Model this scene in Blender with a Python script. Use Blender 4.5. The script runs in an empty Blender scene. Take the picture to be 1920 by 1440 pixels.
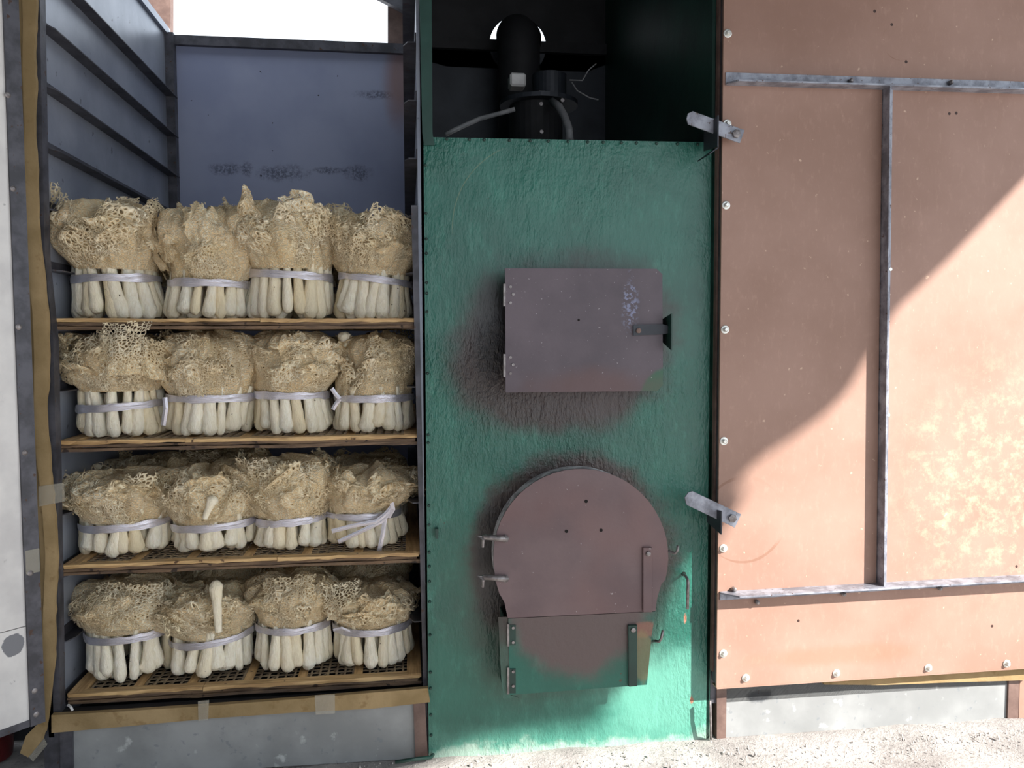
import bpy, bmesh, math, random
import numpy as np
from mathutils import Vector, Matrix, noise
random.seed(7)
S = bpy.context.scene
COL = S.collection
R = math.radians

# ------------------------------------------------------------------ camera
FPX = 1530.0
yaw, pitch, roll = R(7.35), R(3.2), R(-0.25)
fw = Vector((math.sin(yaw)*math.cos(pitch), math.cos(yaw)*math.cos(pitch), -math.sin(pitch)))
rt0 = Vector((math.cos(yaw), -math.sin(yaw), 0)); up0 = rt0.cross(fw)
rt = rt0*math.cos(roll)+up0*math.sin(roll); up = -rt0*math.sin(roll)+up0*math.cos(roll)
def ray(px, py):
    return rt*((px-960)/FPX)+up*((720-py)/FPX)+fw
_d = ray(1343, 1388)
CAM = Vector((0, -2.0, -_d.z*2.0/_d.y))
def at(px, py, Y=0.0):
    d = ray(px, py); return CAM+d*((Y-CAM.y)/d.y)
def atx(px, py, X):
    d = ray(px, py); return CAM+d*((X-CAM.x)/d.x)
def atz(px, py, Z):
    d = ray(px, py); return CAM+d*((Z-CAM.z)/d.z)
def onp(px, py, P0, N):
    d = ray(px, py); return CAM+d*((P0-CAM).dot(N)/d.dot(N))
cd = bpy.data.cameras.new('camera'); cam = bpy.data.objects.new('camera', cd); COL.objects.link(cam)
cd.sensor_width = 36; cd.lens = 36*FPX/1920; cd.clip_start = 0.02
cam.matrix_world = Matrix(((rt.x, up.x, -fw.x, CAM.x), (rt.y, up.y, -fw.y, CAM.y), (rt.z, up.z, -fw.z, CAM.z), (0, 0, 0, 1)))
S.camera = cam

# ------------------------------------------------------------------ light
W = bpy.data.worlds.new('sky'); S.world = W; W.use_nodes = True
bg = W.node_tree.nodes['Background']; bg.inputs[0].default_value = (0.85, 0.925, 1.0, 1); bg.inputs[1].default_value = 1.6
SUN = Vector((-1.0, 1.0, -0.98)).normalized()
sd = bpy.data.lights.new('sun', 'SUN'); so = bpy.data.objects.new('sun', sd); COL.objects.link(so)
sd.energy = 10.5; sd.color = (1.0, 0.94, 0.87); sd.angle = R(0.9)
so.rotation_euler = SUN.to_track_quat('-Z', 'Y').to_euler()
S.view_settings.view_transform = 'Standard'; S.view_settings.look = 'None'
S.view_settings.gamma = 1; S.view_settings.use_curve_mapping = False
S.view_settings.exposure = 0.35

# ------------------------------------------------------------------ materials
def srgb(r, g, b):
    f = lambda c: (c/255/12.92) if c/255 <= .04045 else ((c/255+.055)/1.055)**2.4
    return (f(r), f(g), f(b), 1)
class NT:
    def __init__(s, name):
        s.m = bpy.data.materials.new(name); s.m.use_nodes = True
        s.t = s.m.node_tree; s.b = s.t.nodes['Principled BSDF']
        s.co = s.t.nodes.new('ShaderNodeTexCoord')
        s.pos = s.t.nodes.new('ShaderNodeNewGeometry').outputs['Position']
    def n(s, ty, **k):
        x = s.t.nodes.new(ty)
        for a, v in k.items(): setattr(x, a, v)
        return x
    def L(s, a, b): s.t.links.new(a, b)
    def val(s, v, inp):
        if hasattr(v, 'links'): s.L(v, inp)
        else: inp.default_value = v
    def math(s, op, a, b=0.0, clamp=False):
        x = s.n('ShaderNodeMath', operation=op, use_clamp=clamp); s.val(a, x.inputs[0]); s.val(b, x.inputs[1]); return x.outputs[0]
    def noise(s, scale, detail=4, rough=.55, stretch=None, vec=None, off=(0, 0, 0)):
        v = vec or s.pos
        if stretch or any(off):
            mp = s.n('ShaderNodeMapping'); s.L(v, mp.inputs[0]); mp.inputs['Scale'].default_value = stretch or (1, 1, 1); mp.inputs['Location'].default_value = off; v = mp.outputs[0]
        x = s.n('ShaderNodeTexNoise'); s.L(v, x.inputs['Vector'])
        x.inputs['Scale'].default_value = scale; x.inputs['Detail'].default_value = detail; x.inputs['Roughness'].default_value = rough
        return x.outputs['Fac']
    def ramp(s, fac, lo, hi):
        x = s.n('ShaderNodeMapRange', interpolation_type='SMOOTHSTEP'); s.val(fac, x.inputs[0])
        x.inputs[1].default_value = lo; x.inputs[2].default_value = hi; return x.outputs[0]
    def mix(s, f, a, b):
        x = s.n('ShaderNodeMix', data_type='RGBA'); s.val(f, x.inputs[0]); s.val(a, x.inputs[6]); s.val(b, x.inputs[7]); return x.outputs[2]
    def blob(s, c, r, ns=12, na=.35, lo=.7, hi=1.1, vec=None):
        """1 inside an ellipsoid at c with radii r, ragged by noise"""
        a = s.n('ShaderNodeVectorMath', operation='SUBTRACT'); s.L(vec or s.pos, a.inputs[0]); a.inputs[1].default_value = c
        b = s.n('ShaderNodeVectorMath', operation='DIVIDE'); s.L(a.outputs[0], b.inputs[0]); b.inputs[1].default_value = r
        l = s.n('ShaderNodeVectorMath', operation='LENGTH'); s.L(b.outputs[0], l.inputs[0])
        d = s.math('ADD', l.outputs['Value'], s.math('MULTIPLY', s.math('SUBTRACT', s.noise(ns, 5, .65), .5), na*2))
        x = s.ramp(d, lo, hi); return s.math('SUBTRACT', 1.0, x)
    def bump(s, h, strength=.3, dist=.002):
        x = s.n('ShaderNodeBump'); x.inputs['Strength'].default_value = strength; x.inputs['Distance'].default_value = dist
        s.val(h, x.inputs['Height']); s.L(x.outputs[0], s.b.inputs['Normal'])
    def done(s, col, rough=.6, metal=0., spec=.5):
        s.val(col, s.b.inputs['Base Color']); s.val(rough, s.b.inputs['Roughness']); s.val(metal, s.b.inputs['Metallic'])
        s.b.inputs['Specular IOR Level'].default_value = spec; return s.m
def simple(name, c1, c2, sc=20, rough=.6, metal=0., bs=80, bd=.001, stretch=None, det=5, lo=.35, hi=.65, spots=None, spec=.5):
    k = NT(name); f = k.ramp(k.noise(sc, det, .6, stretch), lo, hi); c = k.mix(f, c1, c2)
    if spots: c = k.mix(k.ramp(k.noise(spots[1], 3, .5, off=(3, 5, 1)), spots[2], spots[2]+.04), c, spots[0])
    k.bump(k.noise(bs, 4, .6, stretch), .5, bd); return k.done(c, rough, metal, spec)

m_galv = simple('galvanised_steel', srgb(142, 148, 162), srgb(166, 172, 184), 5, .36, .35, 60, .0006, lo=.3, hi=.7, spots=(srgb(110, 114, 122), 40, .70))
m_steel = simple('dark_steel', srgb(62, 62, 68), srgb(88, 88, 96), 18, .5, .3, 120, .0006, spots=(srgb(74, 54, 46), 60, .66))
m_rail = simple('mill_scale_steel', srgb(112, 114, 124), srgb(160, 164, 176), 24, .45, .2, 140, .0008, spots=(srgb(92, 76, 72), 90, .66))
m_black = simple('sooty_black', srgb(20, 20, 24), srgb(34, 34, 38), 8, .7, 0, 60, .001)
m_dark = simple('dark_sheet', srgb(40, 44, 52), srgb(58, 62, 70), 4, .5, .2, 50, .0008)
m_brown_post = simple('brown_primer', srgb(92, 72, 66), srgb(120, 98, 90), 12, .6, 0, 90, .0008)
m_zinc = simple('zinc_bolt', srgb(200, 200, 196), srgb(230, 230, 224), 60, .3, .6, 200, .0004)
m_dbolt = simple('dull_bolt', srgb(110, 104, 104), srgb(150, 145, 145), 60, .4, .5, 200, .0004)
m_hole = simple('hole_dark', srgb(14, 10, 10), srgb(22, 16, 16), 60, .9)
m_cable = simple('grey_cable', srgb(120, 122, 125), srgb(150, 150, 152), 20, .5)
m_tag = simple('pale_cap', srgb(190, 190, 192), srgb(215, 215, 215), 20, .4)
m_red = simple('red_plastic', srgb(70, 8, 12), srgb(90, 14, 18), 10, .35)
m_bam = simple('bamboo_frame', srgb(168, 134, 90), srgb(214, 180, 128), 9, .5, 0, 120, .0012, stretch=(1, 10, 10), spots=(srgb(88, 62, 42), 30, .68))
m_bamy = simple('bamboo_cross', srgb(180, 142, 96), srgb(220, 184, 132), 9, .5, 0, 120, .0012, stretch=(10, 1, 10), spots=(srgb(100, 72, 48), 30, .68))
m_bamd = simple('bamboo_edge', srgb(84, 66, 52), srgb(124, 100, 76), 14, .6, 0, 120, .002, stretch=(1, 10, 10), spots=(srgb(50, 36, 28), 40, .64))
m_weave = simple('bamboo_weave', srgb(120, 104, 86), srgb(160, 142, 116), 20, .6, 0, 200, .001)

k = NT('foam_strip')
c = k.mix(k.ramp(k.noise(9, 5), .35, .7), srgb(138, 118, 84), srgb(164, 142, 106))
c = k.mix(k.math('MULTIPLY', k.ramp(k.noise(30, 5, off=(4, 2, 0)), .58, .72), .6), c, srgb(124, 100, 66)); k.bump(k.noise(70), .6, .002)
m_foam = k.done(c, .8, 0, .2)
k = NT('clear_tape'); k.b.inputs['Alpha'].default_value = .28; k.bump(k.noise(40, 2), .5, .002)
m_tape = k.done(srgb(190, 185, 170), .12); 

# interior back wall sheet with scrubbed stains
k = NT('back_wall_sheet')
c = k.mix(k.ramp(k.noise(3, 4), .3, .7), srgb(142, 150, 178), srgb(160, 167, 192))
YB = 1.11
def P3(px, py, Y=YB): return tuple(at(px, py, Y))
for (px, py, rx, rz, na) in ((715, 178, .10, .016, .5), (530, 325, .09, .028, .9), (615, 320, .055, .012, .8), (672, 324, .045, .03, .9), (425, 318, .06, .022, .8), (465, 318, .02, .03, .9)):
    c = k.mix(k.math('MULTIPLY', k.math('MULTIPLY', k.blob(P3(px, py), (rx*1.2, .1, rz*1.2), 30, na, .3, 1.1), k.ramp(k.noise(110, 5, .8, off=(1, 2, 3)), .40, .56)), .7), c, srgb(62, 66, 82))
c = k.mix(k.blob(P3(750, 150), (.06, .1, .18), 8, .3, .3, 1.3), c, srgb(150, 128, 130))
c = k.mix(k.ramp(k.noise(28, 2, .4, off=(1, 7, 3)), .735, .75), c, srgb(60, 60, 70))
k.bump(k.noise(14, 3), .3, .003); m_back = k.done(c, .5, .2)

# white composite sheet of the swung-open door
k = NT('white_door_sheet')
c = k.mix(k.ramp(k.noise(7, 5), .35, .7), srgb(196, 194, 194), srgb(222, 220, 218))
c = k.mix(k.math('MULTIPLY', k.ramp(k.noise(22, 6, .7, off=(2, 2, 9)), .64, .7), .6), c, srgb(120, 118, 122))
k.bump(k.noise(12, 3), .3, .004); nt_white = k; WHITE_C = c

# furnace green hammered paint with scorch marks, plus painted shade and sunlight
G = lambda px, py: tuple(at(px, py, 0))
def wrinkle(k):
    a = k.noise(60, 3, .6, (1, 1, .38)); b = k.noise(160, 3, .6, (1, 1, .6)); return k.math('ADD', a, k.math('MULTIPLY', b, .5))
def green_base(k, worn=True):
    c = k.mix(k.ramp(k.noise(4, 5), .3, .7), srgb(24, 84, 72), srgb(36, 104, 90))
    c = k.mix(k.math('MULTIPLY', k.ramp(k.noise(26, 5, .7, (1, 1, .4), off=(3, 0, 0)), .5, .8), .45), c, srgb(76, 150, 132))
    c = k.mix(k.ramp(k.noise(17, 4, .6, off=(7, 3, 2)), .70, .73), c, srgb(84, 60, 50))
    return c
k = NT('green_furnace_paint'); c = green_base(k)
c = k.mix(k.math('MULTIPLY', k.blob(G(1070, 640), (.275, .3, .215), 7, .4, .7, 1.2), .93), c, srgb(54, 40, 40))
c = k.mix(k.math('MULTIPLY', k.blob(G(1030, 690), (.27, .3, .17), 9, .25, .75, 1.15), .9), c, srgb(54, 40, 40))
c = k.mix(k.math('MULTIPLY', k.blob(G(1072, 1035), (.275, .3, .262), 9, .25, .84, 1.08), .93), c, srgb(64, 44, 42))
c = k.mix(k.math('MULTIPLY', k.blob(G(1060, 1120), (.31, .3, .30), 5, .4, .65, 1.1), .55), c, srgb(60, 56, 50))
c = k.mix(k.math('MULTIPLY', k.blob(G(925, 625), (.05, .3, .15), 9, .35, .5, 1.25), .85), c, srgb(20, 18, 20))  # soft shade left of the fire door, painted near-black
c = k.mix(k.math('MULTIPLY', k.blob(G(925, 1050), (.055, .3, .17), 9, .35, .5, 1.25), .85), c, srgb(20, 18, 20))  # shade left of the round door, painted likewise
# chalky worn foot, with sunlit brightness painted in as paler green
sx = k.n('ShaderNodeSeparateXYZ'); k.L(k.pos, sx.inputs[0])
low = k.math('ADD', sx.outputs['Z'], k.math('MULTIPLY', k.math('SUBTRACT', k.noise(11, 6, .7), .5), -.13))
c = k.mix(k.math('MULTIPLY', k.math('SUBTRACT', 1.0, k.ramp(low, .008, .035)), .85), c, srgb(170, 172, 164))
c = k.mix(k.math('MULTIPLY', k.blob(G(1250, 1300), (.20, .3, .13), 9, .5, .4, 1.2), .55), c, srgb(110, 176, 158))
c = k.mix(k.math('MULTIPLY', k.math('SUBTRACT', 1.0, k.ramp(low, .02, .10)), .4), c, srgb(100, 168, 150))
for px, py in ((1297, 1310), (1285, 1160)):
    c = k.mix(k.blob(G(px, py), (.006, .1, .016), 60, .9, .5, .9), c, srgb(150, 104, 84))
v = k.n('ShaderNodeVectorMath', operation='DISTANCE'); k.L(k.pos, v.inputs[0]); v.inputs[1].default_value = G(1010, 430)
dd = k.math('ADD', k.math('ABSOLUTE', k.math('SUBTRACT', v.outputs['Value'], .212)), k.math('MULTIPLY', k.noise(9, 3), .0))
c = k.mix(k.math('MULTIPLY', k.math('MULTIPLY', k.math('SUBTRACT', 1., k.ramp(dd, .0006, .0018)), k.blob(G(880, 350), (.11, .2, .12), 9, .2, .8, 1.1)), .4), c, srgb(120, 130, 100))
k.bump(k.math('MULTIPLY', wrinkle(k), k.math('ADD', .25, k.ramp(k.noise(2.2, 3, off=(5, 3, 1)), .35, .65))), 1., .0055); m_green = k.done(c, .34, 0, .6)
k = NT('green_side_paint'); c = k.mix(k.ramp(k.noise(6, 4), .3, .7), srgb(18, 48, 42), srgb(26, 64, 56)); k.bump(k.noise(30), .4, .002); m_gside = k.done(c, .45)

k = NT('upper_door_scorched')
c = k.mix(k.ramp(k.noise(5, 5), .3, .7), srgb(76, 68, 76), srgb(96, 86, 94))
c = k.mix(k.blob(tuple(at(1262, 752, -.1)), (.085, .2, .085), 14, .12, .85, 1.0), c, srgb(48, 92, 72))
c = k.mix(k.math('MULTIPLY', k.blob(tuple(at(1185, 570, -.1)), (.022, .2, .075), 40, .6, .4, 1.1), k.ramp(k.noise(150, 3), .48, .6)), c, srgb(120, 124, 150))
c = k.mix(k.math('MULTIPLY', k.blob(tuple(at(1120, 725, -.1)), (.2, .2, .05), 10, .5, .3, 1.2), .6), c, srgb(98, 72, 70))
c = k.mix(k.math('MULTIPLY', k.ramp(k.noise(130, 2, off=(5, 5, 5)), .69, .72), .7), c, srgb(150, 144, 150))
k.bump(k.noise(120), .35, .0008); m_udoor = k.done(c, .5, .1)
k = NT('round_door_scorched')
c = k.mix(k.ramp(k.noise(5, 5), .3, .7), srgb(92, 76, 80), srgb(112, 94, 96))
c = k.mix(k.math('MULTIPLY', k.ramp(k.noise(2.5, 3, off=(9, 1, 0)), .45, .65), .5), c, srgb(112, 82, 80))
c = k.mix(k.math('MULTIPLY', k.ramp(k.noise(110, 2, off=(5, 2, 5)), .735, .76), .7), c, srgb(165, 158, 160))
c = k.mix(k.blob(tuple(at(1268, 1172, -.1)), (.045, .2, .10), 12, .2, .7, 1.1), c, srgb(128, 82, 72))
k.bump(k.noise(120), .35, .0008); m_rdoor = k.done(c, .5, .1)
k = NT('ash_door_paint'); c = green_base(k)
c = k.mix(k.math('MULTIPLY', k.blob(tuple(at(1090, 1150, -.1)), (.185, .2, .165), 7, .35, .75, 1.15), .96), c, srgb(92, 76, 76))
c = k.mix(k.math('MULTIPLY', k.blob(tuple(at(1215, 1185, -.1)), (.04, .2, .022), 30, .4, .7, 1.05), .8), c, srgb(136, 92, 78))
c = k.mix(k.math('MULTIPLY', k.blob(tuple(at(1208, 1235, -.1)), (.03, .2, .07), 30, .3, .8, 1.05), .6), c, srgb(130, 120, 84))
k.bump(k.noise(90), .6, .002); m_ash = k.done(c, .45)
m_rim = simple('whitish_rim', srgb(160, 158, 162), srgb(225, 224, 226), 40, .8, 0, 90, .004, lo=.4, hi=.6)

# brown phenolic board
k = NT('brown_board')
c = k.mix(k.ramp(k.noise(3, 5, .6), .3, .7), srgb(146, 115, 101), srgb(160, 129, 116))
c = k.mix(k.math('MULTIPLY', k.ramp(k.noise(40, 5, .7, (1.6, 1, .7), off=(2, 1, 1)), .5, .8), .35), c, srgb(190, 156, 140))
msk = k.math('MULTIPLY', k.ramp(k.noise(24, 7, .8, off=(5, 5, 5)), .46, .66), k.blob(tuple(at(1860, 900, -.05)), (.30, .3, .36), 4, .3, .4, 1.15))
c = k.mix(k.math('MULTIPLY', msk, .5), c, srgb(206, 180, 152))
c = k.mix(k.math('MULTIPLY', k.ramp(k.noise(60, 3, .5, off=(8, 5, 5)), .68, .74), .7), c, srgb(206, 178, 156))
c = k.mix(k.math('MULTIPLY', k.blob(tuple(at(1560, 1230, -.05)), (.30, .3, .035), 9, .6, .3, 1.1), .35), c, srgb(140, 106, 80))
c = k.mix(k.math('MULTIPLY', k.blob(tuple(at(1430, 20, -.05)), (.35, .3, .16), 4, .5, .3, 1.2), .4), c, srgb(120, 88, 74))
# curved scrape marks
for px, py, rr in ((1395, 975, .108), (1690, 75, .05)):
    v = k.n('ShaderNodeVectorMath', operation='DISTANCE'); k.L(k.pos, v.inputs[0]); v.inputs[1].default_value = tuple(at(px, py, -.05))
    dd = k.math('ABSOLUTE', k.math('SUBTRACT', v.outputs['Value'], rr)); dd = k.math('ADD', dd, k.math('MULTIPLY', k.math('SUBTRACT', k.noise(8, 4), .5), .02))
    c = k.mix(k.math('MULTIPLY', k.math('MULTIPLY', k.math('SUBTRACT', 1., k.ramp(k.math('ABSOLUTE', dd), .0008, .0035)), k.ramp(k.noise(9, 2, off=(1, 2, 9)), .45, .6)), .6), c, srgb(128, 92, 74))
for px, py in ((1780, 213), (1793, 212), (1640, 21), (1699, 116), (1497, 1164), (1860, 1174), (1906, 1062), (1672, 46)):
    c = k.mix(k.blob(tuple(at(px, py, -.05)), (.004, .1, .004), 60, .3, .8, 1.1), c, srgb(60, 40, 34))
k.bump(k.noise(130, 4), .3, .0006); m_board = k.done(c, .55, 0, .4)

# base sheets: pale zinc with smudges
k = NT('base_zinc_sheet')
c = k.mix(k.ramp(k.noise(5, 5), .35, .7), srgb(132, 135, 136), srgb(158, 161, 162))
c = k.mix(k.math('MULTIPLY', k.ramp(k.noise(45, 4, off=(3, 1, 1)), .62, .68), .6), c, srgb(118, 124, 130))
c = k.mix(k.math('MULTIPLY', k.ramp(k.noise(20, 5, off=(6, 1, 1)), .62, .72), .7), c, srgb(206, 210, 210))
c = k.mix(k.math('MULTIPLY', k.blob(G(1425, 1305), (.05, .2, .022), 40, .6, .5, .9), .8), c, srgb(70, 74, 80))
k.bump(k.noise(20), .3, .002); m_base = k.done(c, .55, .1)

# ground concrete
k = NT('rough_concrete')
c = k.mix(k.ramp(k.noise(6, 6, .65), .35, .7), srgb(158, 154, 152), srgb(198, 194, 190))
c = k.mix(k.math('MULTIPLY', k.ramp(k.noise(90, 4, .6), .55, .7), .6), c, srgb(120, 116, 116))
c = k.mix(k.ramp(k.noise(60, 3, off=(4, 4, 4)), .72, .75), c, srgb(60, 58, 60))
k.bump(k.noise(110, 6, .7), .9, .008); m_floor = k.done(c, .85, 0, .2)
m_grit = simple('pale_grit', srgb(150, 145, 142), srgb(215, 210, 204), 50, .9)
m_roof = simple('roof_sheet', srgb(56, 60, 66), srgb(70, 74, 80), 4, .5)

# mushrooms
k = NT('mushroom_stalk')
oi = k.n('ShaderNodeObjectInfo').outputs['Random']
lc = k.co.outputs['Object']
c = k.mix(k.ramp(k.noise(9, 4, .6), .3, .7), srgb(246, 237, 214), srgb(252, 248, 234))
c = k.mix(k.math('MULTIPLY', k.math('POWER', oi, 3.), .6), c, srgb(232, 210, 162))
wr = k.noise(170, 4, .7, (1, 1, .28))
c = k.mix(k.math('MULTIPLY', k.ramp(wr, .62, .34), .3), c, srgb(206, 190, 154))
c = k.mix(k.ramp(k.noise(75, 2, .5, off=(2, 2, 2)), .75, .77), c, srgb(88, 74, 60))
k.bump(wr, 1., .004); k.b.inputs['Subsurface Weight'].default_value = .12; k.b.inputs['Subsurface Radius'].default_value = (.01, .007, .004)
m_stalk = k.done(c, .8, 0, .2)

def veil_mat(name, c1, c2, scale):
    k = NT(name)
    at_ = k.n('ShaderNodeAttribute', attribute_name='open').outputs['Fac']
    uv = k.co.outputs['UV']
    nv = k.n('ShaderNodeTexNoise'); k.L(uv, nv.inputs['Vector']); nv.inputs['Scale'].default_value = 60; nv.inputs['Detail'].default_value = 2
    mx = k.n('ShaderNodeVectorMath', operation='SCALE'); k.L(nv.outputs['Color'], mx.inputs[0]); mx.inputs[3].default_value = .006
    av = k.n('ShaderNodeVectorMath', operation='ADD'); k.L(uv, av.inputs[0]); k.L(mx.outputs[0], av.inputs[1])
    vo = k.n('ShaderNodeTexVoronoi', feature='DISTANCE_TO_EDGE'); k.L(av.outputs[0], vo.inputs['Vector']); vo.inputs['Scale'].default_value = scale
    d = vo.outputs['Distance']
    th = k.math('SUBTRACT', .50, k.math('MULTIPLY', at_, .41))
    hole = k.math('GREATER_THAN', d, th)
    oi = k.n('ShaderNodeObjectInfo').outputs['Random']
    c = k.mix(k.ramp(k.noise(14, 4, .6), .3, .7), c1, c2)
    c = k.mix(k.math('MULTIPLY', oi, .25), c, srgb(240, 212, 172))
    c = k.mix(k.math('MULTIPLY', k.ramp(d, .03, .22), .72), c, srgb(212, 178, 126))
    h = k.math('ADD', k.math('MULTIPLY', k.ramp(d, .0, .16), -1.), k.math('MULTIPLY', k.noise(120, 2), .5)); k.bump(h, .9, .0022)
    k.done(c, .85, 0, .15)
    tr = k.n('ShaderNodeBsdfTranslucent'); k.val(c, tr.inputs[0])
    ms = k.n('ShaderNodeMixShader'); ms.inputs[0].default_value = .18; k.L(k.b.outputs[0], ms.inputs[1]); k.L(tr.outputs[0], ms.inputs[2])
    tp = k.n('ShaderNodeBsdfTransparent'); m2 = k.n('ShaderNodeMixShader'); k.L(hole, m2.inputs[0]); k.L(ms.outputs[0], m2.inputs[1]); k.L(tp.outputs[0], m2.inputs[2])
    k.L(m2.outputs[0], k.t.nodes['Material Output'].inputs['Surface']); return k.m
m_veil = veil_mat('net_veil', srgb(252, 236, 198), srgb(255, 246, 220), 150)
m_veil2 = veil_mat('net_veil_open', srgb(252, 238, 202), srgb(255, 247, 222), 118)
k = NT('white_ribbon')
st = k.n('ShaderNodeTexNoise'); mp = k.n('ShaderNodeMapping'); k.L(k.co.outputs['UV'], mp.inputs[0]); mp.inputs['Scale'].default_value = (14, 120, 1)
k.L(mp.outputs[0], st.inputs['Vector']); st.inputs['Scale'].default_value = 1.; st.inputs['Detail'].default_value = 3
k.bump(st.outputs['Fac'], .8, .0012); k.b.inputs['Sheen Weight'].default_value = .2
m_rib = k.done(k.mix(st.outputs['Fac'], srgb(190, 188, 198), srgb(232, 230, 238)), .22, .75)

# ------------------------------------------------------------------ mesh helpers
def tag(o, label=None, cat=None, group=None, kind=None):
    if label: o['label'] = label
    if cat: o['category'] = cat
    if group: o['group'] = group
    if kind: o['kind'] = kind
    return o
def empty(name, loc=(0, 0, 0)):
    o = bpy.data.objects.new(name, None); COL.objects.link(o); o.location = loc; o.empty_display_size = .05; return o
class MB:
    def __init__(s): s.v = []; s.f = []
    def add(s, v, f):
        o = len(s.v); s.v += [tuple(p) for p in v]; s.f += [tuple(i+o for i in q) for q in f]; return s
    def box(s, a, b):
        x0, y0, z0 = a; x1, y1, z1 = b
        return s.add([(x0, y0, z0), (x1, y0, z0), (x1, y1, z0), (x0, y1, z0), (x0, y0, z1), (x1, y0, z1), (x1, y1, z1), (x0, y1, z1)],
                     [(0, 3, 2, 1), (4, 5, 6, 7), (0, 1, 5, 4), (1, 2, 6, 5), (2, 3, 7, 6), (3, 0, 4, 7)])
    def prism(s, pts, d):
        """outline pts (Vectors) extruded by vector d"""
        n = len(pts); d = Vector(d); v = [Vector(p) for p in pts]; v += [p+d for p in v]
        return s.add(v, [tuple(range(n)), tuple(range(2*n-1, n-1, -1))]+[(i, i+n, (i+1) % n+n, (i+1) % n) for i in range(n)])
    def tube(s, pts, r, n=8, caps=True):
        pts = [Vector(p) for p in pts]; rs = r if isinstance(r, (list, tuple)) else [r]*len(pts); v = []; f = []
        pn = None
        for i, p in enumerate(pts):
            t = (pts[min(i+1, len(pts)-1)]-pts[max(i-1, 0)]).normalized()
            if pn is None: pn = t.orthogonal().normalized()
            a = (pn-t*pn.dot(t)).normalized(); pn = a; b = t.cross(a)
            for j in range(n):
                an = 2*math.pi*j/n; v.append(p+(a*math.cos(an)+b*math.sin(an))*rs[i])
        for i in range(len(pts)-1):
            for j in range(n): f.append((i*n+j, i*n+(j+1) % n, (i+1)*n+(j+1) % n, (i+1)*n+j))
        if caps: f += [tuple(range(n-1, -1, -1)), tuple(range((len(pts)-1)*n, len(pts)*n))]
        return s.add(v, f)
    def build(s, name, mat, parent=None, bevel=0, smooth=False, loc=None):
        me = bpy.data.meshes.new(name); me.from_pydata(s.v, [], s.f); me.materials.append(mat)
        bm = bmesh.new(); bm.from_mesh(me); bmesh.ops.recalc_face_normals(bm, faces=bm.faces)
        if bevel: bmesh.ops.bevel(bm, geom=[e for e in bm.edges if len(e.link_faces) == 2 and e.calc_face_angle(0) > .6], offset=bevel, segments=1, affect='EDGES')
        bm.to_mesh(me); bm.free()
        if smooth: me.polygons.foreach_set('use_smooth', [True]*len(me.polygons))
        o = bpy.data.objects.new(name, me); COL.objects.link(o)
        if parent: o.parent = parent; o.matrix_parent_inverse = Matrix.Translation(-parent_loc(parent))
        return o
def parent_loc(p):
    v = Vector(p.location)
    while p.parent: p = p.parent
    return v if p is None else Vector(p.location)
def pl(pts, Y0, Y1):
    """plate: photo outline on plane Y0, extruded back to Y1"""
    m = MB(); m.prism([at(x, y, Y0) for x, y in pts], (0, Y1-Y0, 0)); return m
def rect(x0, y0, x1, y1): return [(x0, y0), (x1, y0), (x1, y1), (x0, y1)]
def disc(c, r, n=(0, -1, 0), t=.003, seg=12):
    c = Vector(c); n = Vector(n).normalized(); return c-n*0.0005, c+n*t
def bolt(name, c, r, mat, parent, t=.006, washer=None, n=(0, -1, 0)):
    n = Vector(n).normalized(); c = Vector(c); m = MB()
    if washer: m.tube([c-n*.001, c+n*.002], washer, 14)
    m.tube([c+n*.0005, c+n*t, c+n*(t+.0015)], [r, r, r*.6], 6 if not washer else 8)
    return m.build(name, mat, parent)

# ------------------------------------------------------------------ ground and surroundings
def structure(o): o['kind'] = 'structure'; return o
ng = []
gx = np.linspace(-7, 8, 151); gy = np.concatenate([np.linspace(-14, -1, 30), np.linspace(-.9, .1, 41), np.linspace(.2, 9, 12)])
gm = MB(); vv = []
for y in gy:
    for x in gx:
        z = 0.
        if -.6 < y < .05:
            z = .010*noise.noise(Vector((x*9, y*14, 0)))*min(1, (y+.6)*4)+.016*max(0, 1-abs(y+.03)/.10)
        vv.append((x, y, z-.006))
nx = len(gx); ff = [(j*nx+i, j*nx+i+1, (j+1)*nx+i+1, (j+1)*nx+i) for j in range(len(gy)-1) for i in range(nx-1)]
gm.add(vv, ff); structure(gm.build('floor', m_floor, smooth=True))
gm = MB()
for i in range(1100):
    x = random.uniform(-.6, 1.9); y = -abs(random.gauss(0, .09))-.01; r = random.uniform(.0008, .0022)*(2.4 if random.random() < .03 else 1)
    gm.tube([(x, y, .003), (x+r*.3, y, .006+r*.5), (x, y, .006+r*1.4)], [r*.8, r, r*.3], 5)
tag(gm.build('grit', m_grit), 'loose pale grit scattered on the rough concrete at the foot of the cabinets', 'grit', kind='stuff')

# canopy: unseen roof slab, edge shaped to cast the diagonal shade on the wall
HC = 2.5
edge_px = [(2250, -20), (1920, 335), (1780, 484), (1676, 584), (1622, 672), (1582, 740), (1530, 790), (1470, 832), (1415, 868), (1372, 915), (1345, 965), (1300, 1035), (1240, 1165), (1195, 1250), (1155, 1300), (1122, 1345), (1108, 1366), (1000, 1376), (880, 1398)]
def to_canopy(p): t = (HC-p.z)/(-SUN.z); return Vector((p.x, p.y, p.z))-SUN*t
cp = [to_canopy(at(x, y, -.045 if x > 1345 else 0)) for x, y in edge_px]
last = to_canopy(atz(800, 1440, 0)); cp.append(last)
cp += [Vector((last.x-1.2, last.y-.8, HC)), Vector((-2.6, last.y-.8, HC)), Vector((-2.6, -.25, HC)), Vector((cp[0].x, -.25, HC))]
m = MB(); m.box((-2.75, -8, 0), (-2.6, -.3, 3.4)); structure(m.build('sky_block_left', m_dark))  # unseen wall, added to block sky light from the left
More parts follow.
